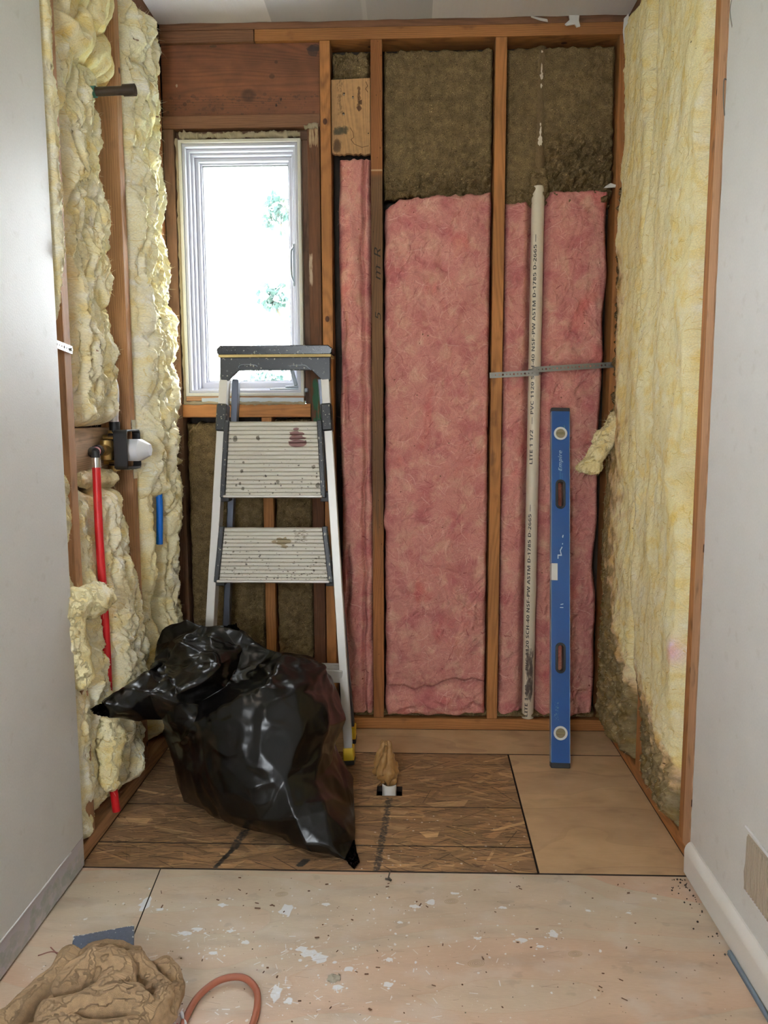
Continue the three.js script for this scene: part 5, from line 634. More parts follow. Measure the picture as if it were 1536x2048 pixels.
// ---------------------------------------------------------------- the black refuse bag
{
  // control points in metres: the outline as it stands, then points on the face turned to the room
  const OUT = [[-0.747, 0.386, 0.82], [-0.731, 0.397, 0.8], [-0.69, 0.421, 0.77], [-0.652, 0.44, 0.68], [-0.676, 0.424, 0.56], [-0.697, 0.449, 0.47], [-0.686, 0.495, 0.46], [-0.655, 0.516, 0.45], [-0.607, 0.521, 0.45], [-0.547, 0.502, 0.46], [-0.505, 0.506, 0.45], [-0.452, 0.512, 0.45], [-0.435, 0.491, 0.46], [-0.399, 0.46, 0.46], [-0.345, 0.436, 0.47], [-0.299, 0.434, 0.52], [-0.23, 0.413, 0.5], [-0.188, 0.395, 0.48], [-0.169, 0.311, 0.46], [-0.123, 0.201, 0.44], [-0.16, 0.15, 0.52], [-0.163, 0.126, 0.55], [-0.123, 0.065, 0.58], [-0.095, 0.032, 0.66], [-0.079, 0.012, 0.765], [-0.057, 0.009, 0.862], [-0.075, 0.004, 0.892], [-0.1, 0.004, 0.863], [-0.167, 0.004, 0.834], [-0.278, 0.004, 0.781], [-0.412, 0.004, 0.715], [-0.529, 0.004, 0.639], [-0.6, 0.004, 0.584], [-0.623, 0.081, 0.58], [-0.645, 0.167, 0.57], [-0.661, 0.215, 0.57], [-0.623, 0.286, 0.67], [-0.666, 0.316, 0.74], [-0.718, 0.345, 0.79], [-0.745, 0.368, 0.815]];
  const INN = [[-0.626, 0.398, 0.735], [-0.665, 0.376, 0.785], [-0.569, 0.359, 0.70], [-0.577, 0.302, 0.69], [-0.636, 0.421, 0.57], [-0.601, 0.474, 0.55], [-0.488, 0.451, 0.58], [-0.47, 0.432, 0.6], [-0.487, 0.424, 0.68], [-0.567, 0.387, 0.70], [-0.614, 0.408, 0.64], [-0.531, 0.435, 0.625], [-0.521, 0.333, 0.63], [-0.457, 0.367, 0.6], [-0.449, 0.387, 0.51], [-0.442, 0.435, 0.47], [-0.528, 0.468, 0.48], [-0.595, 0.483, 0.48], [-0.637, 0.463, 0.49], [-0.377, 0.392, 0.5], [-0.397, 0.372, 0.55], [-0.325, 0.393, 0.665], [-0.37, 0.378, 0.68], [-0.45, 0.347, 0.69], [-0.516, 0.3, 0.68], [-0.558, 0.24, 0.66], [-0.455, 0.289, 0.73], [-0.333, 0.346, 0.73], [-0.237, 0.376, 0.66], [-0.188, 0.329, 0.61], [-0.167, 0.268, 0.62], [-0.536, 0.177, 0.67], [-0.439, 0.215, 0.75], [-0.326, 0.258, 0.78], [-0.228, 0.271, 0.73], [-0.183, 0.203, 0.67], [-0.539, 0.09, 0.67], [-0.455, 0.124, 0.75], [-0.35, 0.172, 0.8], [-0.26, 0.188, 0.79], [-0.19, 0.16, 0.73], [-0.411, 0.073, 0.77], [-0.322, 0.087, 0.82], [-0.227, 0.109, 0.845], [-0.155, 0.119, 0.81], [-0.105, 0.052, 0.8], [-0.138, 0.047, 0.855], [-0.201, 0.049, 0.86]];
  const P = [...OUT, ...INN], n0 = OUT.length, flat = P.map(([x, y, z]) => [x - 0.10 * z, y - 0.36 * z]);
  // Delaunay triangles of the flattened points
  function delaunay(p) {
    const q = [...p, [-20, -20], [20, -20], [0, 30]], N = p.length; let T = [[N, N + 1, N + 2]];
    const inC = ([a, b, c], i) => { const [ax, ay] = q[a], [bx, by] = q[b], [cx, cy] = q[c], [dx, dy] = q[i], A = ax - dx, B = ay - dy, C = bx - dx, E = by - dy, F = cx - dx, G = cy - dy; return (A * A + B * B) * (C * G - F * E) - (C * C + E * E) * (A * G - F * B) + (F * F + G * G) * (A * E - C * B) > 0; };
    for (let i = 0; i < N; i++) { const bad = T.filter((t) => inC(t, i)), edges = new Map(); for (const t of bad) for (let k = 0; k < 3; k++) { const a = t[k], b = t[(k + 1) % 3], key = Math.min(a, b) + '_' + Math.max(a, b); edges.has(key) ? edges.set(key, null) : edges.set(key, [a, b]); } T = T.filter((t) => !bad.includes(t)); for (const ed of edges.values()) if (ed) T.push([ed[0], ed[1], i]); }
    return T.filter((t) => t.every((v) => v < N));
  }
  const inside = (x, y) => { let c = false; for (let i = 0, j = n0 - 1; i < n0; j = i++) { const [xi, yi] = flat[i], [xj, yj] = flat[j]; if ((yi > y) !== (yj > y) && x < (xj - xi) * (y - yi) / (yj - yi) + xi) c = !c; } return c; };
  let T = delaunay(flat).filter((t) => inside((flat[t[0]][0] + flat[t[1]][0] + flat[t[2]][0]) / 3, (flat[t[0]][1] + flat[t[1]][1] + flat[t[2]][1]) / 3));
  const ccw = (t) => { const [a, b, c] = t.map((i) => flat[i]); return (b[0] - a[0]) * (c[1] - a[1]) - (c[0] - a[0]) * (b[1] - a[1]) > 0 ? t : [t[0], t[2], t[1]]; };
  T = T.map(ccw);
  // the far side: the same net pushed back, sharing the outline
  const V = P.map((p) => V3(...p)), far = P.map((p, i) => i < n0 ? i : -1), edgeDist = (i) => Math.min(...OUT.map((o) => V[i].distanceTo(V3(...o))));
  INN.forEach((p, k) => { const i = n0 + k, d = edgeDist(i); far[i] = V.length; V.push(V3(p[0], Math.max(p[1], 0.012), Math.min(p[2], lerp(p[2], 0.44, 0.75)) - Math.min(0.22, d * 0.9))); });
  let F = [...T, ...T.map((t) => [far[t[0]], far[t[2]], far[t[1]]])].filter((t) => new Set(t).size === 3);
  let vs = V.map((v) => v.clone());
  for (let level = 0; level < 4; level++) {                 // split every triangle in four; ease the net a little between splits
    const mids = new Map(), next = [], mid = (a, b) => { const k = a < b ? a * 1e6 + b : b * 1e6 + a; if (!mids.has(k)) { mids.set(k, vs.length); vs.push(vs[a].clone().add(vs[b]).multiplyScalar(0.5)); } return mids.get(k); };
    for (const [a, b, c] of F) { const x = mid(a, b), y = mid(b, c), z = mid(c, a); next.push([a, x, z], [x, b, y], [z, y, c], [x, y, z]); } F = next;
    if (level < 3) for (let it = 0; it < (level ? 1 : 2); it++) { const sum = vs.map(() => V3(0, 0, 0)), cnt = new Float32Array(vs.length); for (const [a, b, c] of F) for (const [p, q] of [[a, b], [b, c], [c, a]]) { sum[p].add(vs[q]); sum[q].add(vs[p]); cnt[p]++; cnt[q]++; } vs = vs.map((v, i) => v.clone().lerp(sum[i].divideScalar(cnt[i]), [0.16, 0.14, 0.12][level])); }
  }
  const g = new THREE.BufferGeometry(); g.setAttribute('position', new THREE.Float32BufferAttribute(vs.flatMap((v) => [v.x, v.y, v.z]), 3)); g.setIndex(F.flat()); g.computeVertexNormals();
  // crumple: flat facets meeting in sharp folds, coarse then fine
  const facet = (x, y, z, f, s) => 1 - Math.abs(n3(x * f + s, y * f, z * f)) * 2;
  const p = g.attributes.position, nn = g.attributes.normal;
  // the folds that can be followed by eye: polyline, height, half width
  const FOLDS = [[[[-0.299, 0.434, 0.53], [-0.325, 0.395, 0.665], [-0.37, 0.379, 0.69], [-0.45, 0.347, 0.70], [-0.516, 0.30, 0.69], [-0.565, 0.235, 0.66]], 0.016, 0.014], [[[-0.601, 0.474, 0.55], [-0.488, 0.451, 0.58], [-0.46, 0.425, 0.62]], 0.012, 0.010], [[[-0.601, 0.474, 0.55], [-0.614, 0.408, 0.64], [-0.567, 0.387, 0.70], [-0.487, 0.424, 0.68]], 0.010, 0.010], [[[-0.69, 0.421, 0.77], [-0.626, 0.402, 0.735], [-0.569, 0.362, 0.70], [-0.52, 0.33, 0.65]], 0.010, 0.012], [[[-0.58, 0.33, 0.68], [-0.66, 0.345, 0.76], [-0.73, 0.37, 0.81]], -0.006, 0.010], [[[-0.49, 0.24, 0.73], [-0.43, 0.13, 0.77], [-0.33, 0.07, 0.83]], -0.007, 0.012], [[[-0.27, 0.21, 0.79], [-0.21, 0.10, 0.845], [-0.12, 0.03, 0.87]], 0.006, 0.012], [[[-0.188, 0.395, 0.5], [-0.167, 0.268, 0.62], [-0.178, 0.203, 0.68], [-0.15, 0.119, 0.81], [-0.09, 0.03, 0.87]], 0.010, 0.016], [[[-0.36, 0.17, 0.80], [-0.25, 0.19, 0.79], [-0.19, 0.17, 0.74]], 0.005, 0.009], [[[-0.43, 0.44, 0.48], [-0.37, 0.40, 0.52], [-0.33, 0.40, 0.6]], 0.012, 0.010], [[[-0.53, 0.47, 0.48], [-0.45, 0.44, 0.48], [-0.40, 0.385, 0.54]], 0.010, 0.009], [[[-0.36, 0.33, 0.73], [-0.34, 0.25, 0.78], [-0.36, 0.16, 0.80]], -0.004, 0.014], [[[-0.53, 0.26, 0.68], [-0.54, 0.17, 0.68], [-0.50, 0.06, 0.69]], 0.006, 0.012]];
  const fold = (x, y, z) => { let d = 0; for (const [pts, h, w] of FOLDS) { let m = 9; for (let i = 1; i < pts.length; i++) m = Math.min(m, capsule(x, y, z, pts[i - 1], pts[i], 0, 0)); m += 0.004 * n3(x * 30, y * 30, z * 30); d += h * Math.exp(-Math.max(0, m) / w); } return d; };
  for (let i = 0; i < p.count; i++) { const x = p.getX(i), y = p.getY(i), z = p.getZ(i), up = sstep(0.24, 0.40, y), w = 0.10 * n3(x * 6, y * 6, z * 6), d = (0.003 + 0.003 * up) * facet(x + w, y, z, 5, 1) + (0.0005 + 0.0022 * up) * facet(x, y + w * 0.5, z, 13, 3) + (z > 0.43 ? fold(x, y, z) : 0); p.setXYZ(i, x + nn.getX(i) * d, Math.max(0.0015, y + nn.getY(i) * d), z + nn.getZ(i) * d); }
  g.computeVertexNormals(); const uv = []; for (let i = 0; i < p.count; i++) uv.push(p.getX(i), p.getY(i) - 0.4 * p.getZ(i)); g.setAttribute('uv', new THREE.Float32BufferAttribute(uv, 2));
  const dust = scaled(pixelTex(1024, 1024, (x, y) => { const k = sstep(0.05, 0.6, fbm2(x * 0.006, y * 0.006, 5)) * (0.5 + 0.5 * n2(x * 0.12, y * 0.12)) + 0.5 * sstep(0.35, 0.8, n2(x * 0.02, y * 0.15)), v = 9 + 13 * clamp(k) * (0.7 + 0.5 * n2(x * 0.4, y * 0.4)); return [v, v * 0.99, v * 1.0]; }), 0.6, 0.6);
  const t = thing('refuse_bag', 'full black plastic refuse bag slumped on the floor before the ladder', 'bag', [-0.38, 0, 0.66]); g.translate(0.38, 0, -0.66);
  mesh('bag', g, new THREE.MeshPhysicalMaterial({ map: dust, roughness: 0.27, specularIntensity: 0.8 }), t);
}
// ---------------------------------------------------------------- plumbing on the left
const red = new THREE.MeshPhysicalMaterial({ color: rgb(0.62, 0.012, 0.018), roughness: 0.35 }), blue = new THREE.MeshPhysicalMaterial({ color: rgb(0.0, 0.14, 0.62), roughness: 0.35 }), whitePex = new THREE.MeshPhysicalMaterial({ color: rgb(0.80, 0.81, 0.82), roughness: 0.4 });
const copper = new THREE.MeshStandardMaterial({ color: rgb(0.42, 0.17, 0.08), metalness: 0.9, roughness: 0.35 }), brass = new THREE.MeshStandardMaterial({ color: rgb(0.50, 0.34, 0.13), metalness: 0.9, roughness: 0.4 }), chrome = new THREE.MeshStandardMaterial({ color: rgb(0.7, 0.7, 0.7), metalness: 0.95, roughness: 0.22 });
{ const t = thing('water_pipe', 'red plastic water pipe running down from the shower valve', 'pipe', [-0.775, 0.045, 0.66]);
  mesh('pipe', tube([[0.003, 0.955, -0.005], [0.006, 0.75, 0.004], [0.012, 0.5, 0.006], [0.016, 0.25, 0.018], [0.020, 0.10, 0.030], [0.030, 0.0, 0.034]], 0.0108, 60, 16), red, t); mesh('ferrule', rod([0.003, 0.945, -0.005], [0.003, 0.965, -0.005], 0.0125, 18), chrome, t); }
{ const t = thing('water_pipe', 'blue plastic water pipe between the yellow batts', 'pipe', [-0.735, 0.72, 0.27]); mesh('pipe', tube([[0.004, 0.335, 0.02], [0, 0.27, 0.004], [0.002, 0.14, 0], [-0.004, 0, -0.004]], 0.0105, 40, 16), blue, t); }
{ const t = thing('water_pipe', 'white plastic pipe rising from the top of the shower valve', 'pipe', [-0.792, 1.112, 0.462]); mesh('pipe', tube([[0, 0, 0], [0.006, 0.05, 0.004], [0.008, 0.095, 0.006], [-0.006, 0.15, 0.010]], 0.0105, 24, 16), whitePex, t); }
{ // mixing valve: brass body, black guard, white cap, red elbow
  const t = thing('shower_valve', 'brass shower valve with black guard and white plastic cap', 'valve', [-0.775, 1.030, 0.45]);
  mesh('body', merge([rod([-0.045, 0, 0], [-0.005, 0, 0], 0.034, 20), rod([-0.026, -0.062, 0.006], [-0.022, 0.055, 0.008], 0.017, 16), rod([-0.028, 0, -0.05], [-0.028, 0, 0.09], 0.016, 16), rod([-0.03, -0.028, 0.05], [-0.03, 0.028, 0.05], 0.017, 12), rod([-0.045, -0.035, 0.028], [-0.005, -0.035, 0.028], 0.008, 12), rod([-0.045, 0.035, 0.028], [-0.005, 0.035, 0.028], 0.008, 12)]), brass, t);
  const hw = 0.056, o = new THREE.Shape(), rr2 = (s, w, r) => { s.moveTo(-w + r, -w); s.lineTo(w - r, -w); s.absarc(w - r, -w + r, r, -Math.PI / 2, 0, false); s.lineTo(w, w - r); s.absarc(w - r, w - r, r, 0, Math.PI / 2, false); s.lineTo(-w + r, w); s.absarc(-w + r, w - r, r, Math.PI / 2, Math.PI, false); s.lineTo(-w, -w + r); s.absarc(-w + r, -w + r, r, Math.PI, Math.PI * 1.5, false); return s; }; rr2(o, hw, 0.012); o.holes.push(rr2(new THREE.Path(), hw - 0.0035, 0.009));
  mesh('guard', new THREE.ExtrudeGeometry(o, { depth: 0.036, bevelEnabled: true, bevelSize: 0.0008, bevelThickness: 0.0008, bevelSegments: 1, curveSegments: 6 }).rotateY(Math.PI / 2).translate(-0.004, 0, 0), blackPl, t);
  mesh('guard_back', box(-0.008, -hw + 0.003, -hw + 0.003, -0.003, hw - 0.003, hw - 0.003, 0.001), blackPl, t);
  mesh('cap', merge([rod([-0.003, -0.002, 0.004], [0.052, -0.002, 0.004], 0.036, 6, 0.036), rod([0.052, -0.002, 0.004], [0.082, -0.002, 0.004], 0.036, 6, 0.018)]), new THREE.MeshPhysicalMaterial({ color: rgb(0.80, 0.82, 0.86), roughness: 0.4 }), t);
  for (const [y, z] of [[0.050, 0.010]]) mesh('nut', rod([-0.018, y, z], [-0.018, y + 0.030, z + 0.001], 0.016, 8), blackPl, t);
  mesh('nut', rod([-0.035, 0, 0.085], [-0.032, 0, 0.115], 0.0165, 8), blackPl, t); for (const y of [0.036, -0.036]) mesh('nut', rod([-0.030, y, 0.025], [-0.004, y, 0.025], 0.011, 8), blackPl, t);
  mesh('collar', rod([-0.018, 0.078, 0.010], [-0.018, 0.096, 0.011], 0.0118, 16), new THREE.MeshPhysicalMaterial({ color: rgb(0.78, 0.70, 0.74), roughness: 0.4 }), t);
  mesh('elbow', merge([rod([-0.034, -0.001, 0.115], [-0.024, 0, 0.155], 0.0105, 14), rod([-0.024, 0.002, 0.158], [-0.014, -0.004, 0.186], 0.0115, 14), rod([0.003, 0.004, 0.205], [0.003, -0.016, 0.205], 0.011, 14), rod([-0.016, 0.002, 0.182], [0.004, 0.0, 0.206], 0.0112, 14)]), blackPl, t);
  mesh('pipe_ferrule', rod([0.003, -0.014, 0.205], [0.003, -0.034, 0.205], 0.0118, 14), chrome, t);
  mesh('red_ring', rod([-0.031, -0.001, 0.118], [-0.025, 0, 0.146], 0.0132, 14), new THREE.MeshPhysicalMaterial({ color: rgb(0.62, 0.25, 0.30), roughness: 0.4 }), t);
  for (const q of [box(0.0110, 0.052, -0.075, 0.0125, 0.085, -0.046, 0.0004), box(0.0110, -0.090, -0.075, 0.0125, -0.052, -0.046, 0.0004), box(0.0112, -0.0585, -0.05, 0.034, -0.057, 0.03, 0.0004)]) mesh('mounting_strip', q, chrome, t);
}
{ const t = thing('shower_pipe_stub', 'tarnished copper shower pipe stub poking out of the yellow wool', 'pipe', [-0.80, 1.962, 0.585]), verd = new THREE.MeshStandardMaterial({ color: rgb(0.05, 0.16, 0.13), roughness: 0.7, metalness: 0.2 }), old = new THREE.MeshStandardMaterial({ color: rgb(0.055, 0.04, 0.032), metalness: 0.6, roughness: 0.38 });
  const pg = rod([-0.03, -0.002, 0], [0.150, 0.003, 0], 0.0112, 20); mesh('pipe', pg, old, t); mesh('coupling', rod([0.016, -0.001, 0], [0.046, 0, 0], 0.0142, 20), verd, t); mesh('end_cap', rod([0.118, 0.002, 0], [0.149, 0.003, 0], 0.0148, 20), old, t); }
{ // drain riser in its cut hole, plugged with a twist of tan film
  const t = thing('drain_pipe', 'white drain pipe stub plugged with crumpled tan plastic wrap', 'drain', [0.001, 0.0, 0.468]);
  const ringS = new THREE.Shape(); ringS.absarc(0, 0, 0.0215, 0, Math.PI * 2, false); const hole = new THREE.Path(); hole.absarc(0, 0, 0.018, 0, Math.PI * 2, true); ringS.holes.push(hole); mesh('pipe', new THREE.ExtrudeGeometry(ringS, { depth: 0.080, bevelEnabled: false, curveSegments: 24 }).rotateX(-Math.PI / 2).translate(0, -0.054, 0.004), new THREE.MeshPhysicalMaterial({ color: rgb(0.78, 0.76, 0.70), roughness: 0.4 }), t);
  const wadg = surfaceNet((x, y, z) => { let d = capsule(x, y, z, [0.000, 0.030, 0.003], [-0.006, 0.060, 0], 0.0165, 0.030); d = smin(d, capsule(x, y, z, [-0.012, 0.068, 0], [-0.016, 0.100, -0.002], 0.033, 0.027), 0.02); d = smin(d, capsule(x, y, z, [-0.012, 0.10, 0], [-0.010, 0.138, 0.0], 0.024, 0.019), 0.012); const a = Math.atan2(z, x + 0.01); return d + 0.0035 * (1 - 2 * Math.abs(Math.sin(a * 3 + y * 22))) + 0.004 * (1 - 2 * Math.abs(n3(x * 26, y * 20, z * 26))) + 0.0015 * n3(x * 90, y * 60, z * 90); }, [-0.06, -0.01, -0.05], [0.05, 0.19, 0.05], 0.0025);
  mesh('plug', wadg, new THREE.MeshPhysicalMaterial({ color: rgb(0.33, 0.18, 0.062), roughness: 0.42, specularIntensity: 0.6 }), t);
}
// ---------------------------------------------------------------- near the camera
{ // crumpled towel: overlapping rolls of terry cloth
  const rolls = [[[[-0.662, 0.052, 1.5], [-0.636, 0.070, 1.45], [-0.615, 0.072, 1.4], [-0.591, 0.078, 1.36], [-0.588, 0.084, 1.33]], 0.026], [[[-0.595, 0.071, 1.32], [-0.564, 0.08, 1.3], [-0.504, 0.092, 1.3], [-0.473, 0.087, 1.31], [-0.468, 0.084, 1.34]], 0.015], [[[-0.554, 0.088, 1.4], [-0.524, 0.103, 1.37], [-0.491, 0.101, 1.37], [-0.464, 0.093, 1.41], [-0.495, 0.09, 1.44]], 0.033], [[[-0.482, 0.073, 1.36], [-0.461, 0.094, 1.35], [-0.421, 0.079, 1.37], [-0.394, 0.082, 1.4]], 0.022], [[[-0.435, 0.061, 1.33], [-0.406, 0.08, 1.33], [-0.378, 0.055, 1.36], [-0.368, 0.059, 1.42], [-0.379, 0.067, 1.47]], 0.017], [[[-0.549, 0.09, 1.48], [-0.487, 0.094, 1.46], [-0.437, 0.098, 1.45], [-0.407, 0.094, 1.46]], 0.032], [[[-0.377, 0.084, 1.42], [-0.392, 0.085, 1.48], [-0.416, 0.069, 1.5]], 0.020], [[[-0.60, 0.08, 1.52], [-0.521, 0.098, 1.52], [-0.454, 0.100, 1.52], [-0.402, 0.09, 1.5]], 0.022], [[[-0.72, 0.03, 1.52], [-0.66, 0.035, 1.47], [-0.60, 0.04, 1.40], [-0.55, 0.04, 1.36]], 0.034]];
  const segs = rolls.flatMap(([pts, r]) => { const c = new THREE.CatmullRomCurve3(pts.map((q) => V3(...q))).getPoints(8).map((v) => v.toArray()); return [c.slice(1).map((b, i) => [c[i], b, r])]; });
  const base = [[[-0.58, 0.01, 1.42], [-0.44, 0.01, 1.42], 0.045], [[-0.60, 0.02, 1.55], [-0.42, 0.02, 1.55], 0.06], [[-0.52, 0.03, 1.47], [-0.45, 0.03, 1.47], 0.055]];
  const fn = (x, y, z) => { const wx = x + 0.005 * n3(x * 22, y * 22, z * 22), wy = y + 0.005 * n3(x * 22 + 9, y * 22, z * 22); let d = 9; for (const [a, b, r] of base) d = smin(d, capsule(wx, wy, z, a, b, r, r), 0.02); for (const s of segs) { let e = 9; for (const [a, b, r] of s) e = Math.min(e, capsule(wx, wy, z, a, b, r, r)); d = smin(d, e, 0.001); } return Math.max(d + 0.0026 * (1 - 2 * Math.abs(n3(x * 13 + 3, y * 13, z * 13))) + 0.0008 * n3(x * 240, y * 240, z * 240), 0.001 - y); };
  const g = surfaceNet(fn, [-0.78, -0.006, 1.24], [-0.31, 0.15, 1.64], 0.0034), t = thing('towel', 'crumpled tan terry towel heaped on the floor at the lower left', 'towel', [-0.5, 0, 1.44]); g.translate(0.5, 0, -1.44);
  const tb = scaled(pixelTex(512, 512, (x, y) => { const v = 128 + 60 * n2(x * 0.22, y * 0.22) + 60 * n2(x * 0.6, y * 0.5); return [v, v, v]; }, false), 0.12, 0.12), tc = scaled(pixelTex(512, 512, (x, y) => { const k = 0.9 + 0.10 * n2(x * 0.3, y * 0.3) + 0.10 * fbm2(x * 0.02, y * 0.02, 3); return [218 * k, 182 * k, 138 * k]; }), 0.2, 0.2);
  mesh('cloth', g, new THREE.MeshPhysicalMaterial({ map: tc, bumpMap: tb, bumpScale: 0.003, roughness: 1, sheen: 0.3, sheenColor: rgb(0.8, 0.7, 0.55), sheenRoughness: 0.6 }), t);
}
{ const t = thing('tile_offcut', 'slate blue tile offcut with chipped white edges under the towel', 'tile', [-0.585, 0.001, 1.19]); t.rotation.y = 0.33;
  const [c, g] = canvas(256, 256), R = mulberry(91); g.fillStyle = '#5b6478'; g.fillRect(0, 0, 256, 256); for (let k = 0; k < 300; k++) blot(g, R() * 256, R() * 256, 2 + 5 * R(), `rgba(${R() < 0.5 ? '120,130,150' : '60,66,84'},0.15)`, R, 8); for (let k = 0; k < 46; k++) { const s = R() * 256, ed = R() < 0.5; blot(g, ed ? s : (R() < 0.5 ? 3 : 253), ed ? 3 : s, 2 + 6 * R() * R(), 'rgba(225,225,222,0.9)', R, 8); } for (let k = 0; k < 12; k++) blot(g, R() * 256, R() * 256, 1 + 2 * R(), 'rgba(220,220,220,0.8)', R, 7);
  const geo = box(-0.062, 0, -0.04, 0.062, 0.018, 0.10, 0.002, 2); { const p = geo.attributes.position, uv = geo.attributes.uv; for (let i = 0; i < p.count; i++) uv.setXY(i, (p.getX(i) + 0.062) / 0.124, 1 - (p.getZ(i) + 0.04) / 0.14); }
  mesh('tile', geo, new THREE.MeshPhysicalMaterial({ map: canvasTex(c), roughness: 0.4 }), t); }
{ const t = thing('cord', 'thick orange brown cord looped on the floor beside the towel', 'cord', [-0.30, 0, 1.38]); mesh('cord', tube([[-0.045, 0.0068, 0.14], [-0.050, 0.007, 0.06], [-0.054, 0.008, 0.0], [-0.042, 0.010, -0.06], [-0.010, 0.012, -0.098], [0.030, 0.012, -0.105], [0.062, 0.010, -0.078], [0.074, 0.008, -0.03], [0.070, 0.007, 0.04], [0.05, 0.0068, 0.14]], 0.0066, 90, 14), new THREE.MeshPhysicalMaterial({ color: rgb(0.36, 0.115, 0.065), roughness: 0.45 }), t); }
{ const t = thing('cable', 'thin white and red cable slipping out beside the towel', 'cable', [-0.352, 0, 1.40]); mesh('white_strand', tube([[-0.012, 0.012, -0.03], [0.004, 0.010, 0.0], [0.016, 0.006, 0.05], [0.022, 0.004, 0.12]], 0.0036, 30, 8), whitePex, t); mesh('red_strand', tube([[-0.014, 0.006, -0.008], [0.002, 0.005, 0.03], [0.012, 0.0035, 0.10]], 0.003, 30, 8), red, t); }
{ const t = thing('wire_twigs', 'two thin reddish wire twigs lying left of the slate tile', 'wire', [-0.66, 0, 1.19]); mesh('twig', tube([[-0.055, 0.002, 0.022], [-0.03, 0.004, 0.012], [0.0, 0.003, 0.020], [0.02, 0.002, 0.014]], 0.0012, 20, 6), new THREE.MeshStandardMaterial({ color: rgb(0.32, 0.14, 0.11), roughness: 0.7 }), t); mesh('twig', tube([[-0.04, 0.002, -0.004], [-0.015, 0.003, 0.018], [0.012, 0.002, 0.036]], 0.0012, 20, 6), new THREE.MeshStandardMaterial({ color: rgb(0.36, 0.17, 0.13), roughness: 0.7 }), t); }
{ const t = thing('edge_strip', 'blue grey metal strip along the foot of the right baseboard', 'strip', [0.733, 0, 1.16]); mesh('strip', merge([rod([0, 0.0045, 0], [-0.006, 0.0045, 0.62], 0.0045, 14), box(-0.006, 0.0005, 0.002, 0.004, 0.003, 0.6, 0.0008)]), new THREE.MeshStandardMaterial({ color: rgb(0.24, 0.31, 0.38), metalness: 0.5, roughness: 0.5 }), t); }
{ // register in the right wall
  const t = thing('wall_register', 'beige ribbed vent panel set low in the white right wall', 'vent', [0.753, 0.155, 1.172]), bm = new THREE.MeshStandardMaterial({ color: rgb(0.46, 0.39, 0.29), roughness: 0.7 });
  mesh('panel', box(-0.002, 0, 0, 0.008, 0.118, 0.36, 0.0008), bm, t); mesh('rib', merge(Array.from({ length: 38 }, (_, k) => box(-0.0055, 0.002, 0.004 + k * 0.0092, -0.0018, 0.116, 0.0085 + k * 0.0092, 0.0006))), bm, t);
  tag(mesh('paint_lip', merge([tube([[-0.001, 0.128, -0.012], [-0.002, 0.126, 0.1], [-0.001, 0.127, 0.36]], 0.0028, 20, 6), tube([[-0.0005, -0.004, 0.0], [-0.001, -0.004, 0.2], [-0.0005, -0.004, 0.36]], 0.002, 20, 6)]), M.white, t), 'white paint lip round the opening');
  mesh('torn_paper', plate([[0, 0.01], [0.006, 0.02], [0.004, 0.034], [0.007, 0.05], [0.001, 0.055], [-0.004, 0.03]], 0.0008, 0.0002).rotateY(-Math.PI / 2).translate(-0.001, 0.002, -0.004), new THREE.MeshStandardMaterial({ color: rgb(0.40, 0.34, 0.28), roughness: 0.9 }), t); }
{ // torn scraps of old ceiling and wall board at the top right
  const sc = new THREE.MeshStandardMaterial({ color: rgb(0.74, 0.72, 0.66), roughness: 0.9 });
  const scrap = (name, label, pts, at, rx, ry) => { const t = thing(name, label, 'scrap', at); t.rotation.set(rx, ry, 0); mesh('scrap', plate(pts, 0.004, 0.001), sc, t); };
  scrap('plaster_scrap', 'torn white forked plaster scrap hanging from the top plate at right', [[-0.012, 0], [0.022, 0.002], [0.020, -0.018], [0.024, -0.036], [0.012, -0.040], [0.006, -0.030], [-0.020, -0.036], [-0.026, -0.032], [-0.010, -0.016]], [0.583, 2.402, 0.003], -0.25, 0.1);
  scrap('plaster_scrap', 'curled white paper strip hanging under the ceiling edge above the vent pipe', [[-0.040, 0.004], [-0.01, -0.010], [0.014, -0.016], [0.012, -0.008], [-0.012, -0.002]], [0.49, 2.398, 0.004], -0.3, 0);
  scrap('plaster_scrap', 'white gypsum chip in the top right corner beside the right batt', [[-0.010, 0.02], [0.004, 0.03], [0.010, 0.0], [0.004, -0.05], [-0.008, -0.055], [-0.012, -0.02]], [0.752, 2.36, 0.03], 0, -0.6);
  scrap('plaster_scrap', 'white plaster sliver resting on the right pink batt', [[-0.018, 0], [0.020, 0.001], [0.022, 0.009], [0.004, 0.015], [-0.008, 0.008]], [0.716, 1.868, 0.008], -0.1, 0);
  const t = thing('loose_wire', 'thin dark wire poking out of the upper right drywall', 'wire', [0.753, 2.0, 0.88]); mesh('wire', tube([[0.004, -0.06, 0.0], [-0.012, -0.02, 0.02], [-0.016, 0.0, 0.055]], 0.0009, 16, 6), steel, t);
  const u = thing('loose_wire', 'small curled wire hook on the right drywall edge', 'wire', [0.753, 1.80, 0.86]); mesh('wire', tube([[0.0, 0.05, 0.006], [-0.010, 0.045, 0.02], [-0.010, 0.0, 0.022], [0.0, -0.025, 0.006]], 0.0013, 20, 6), steel, u);
}
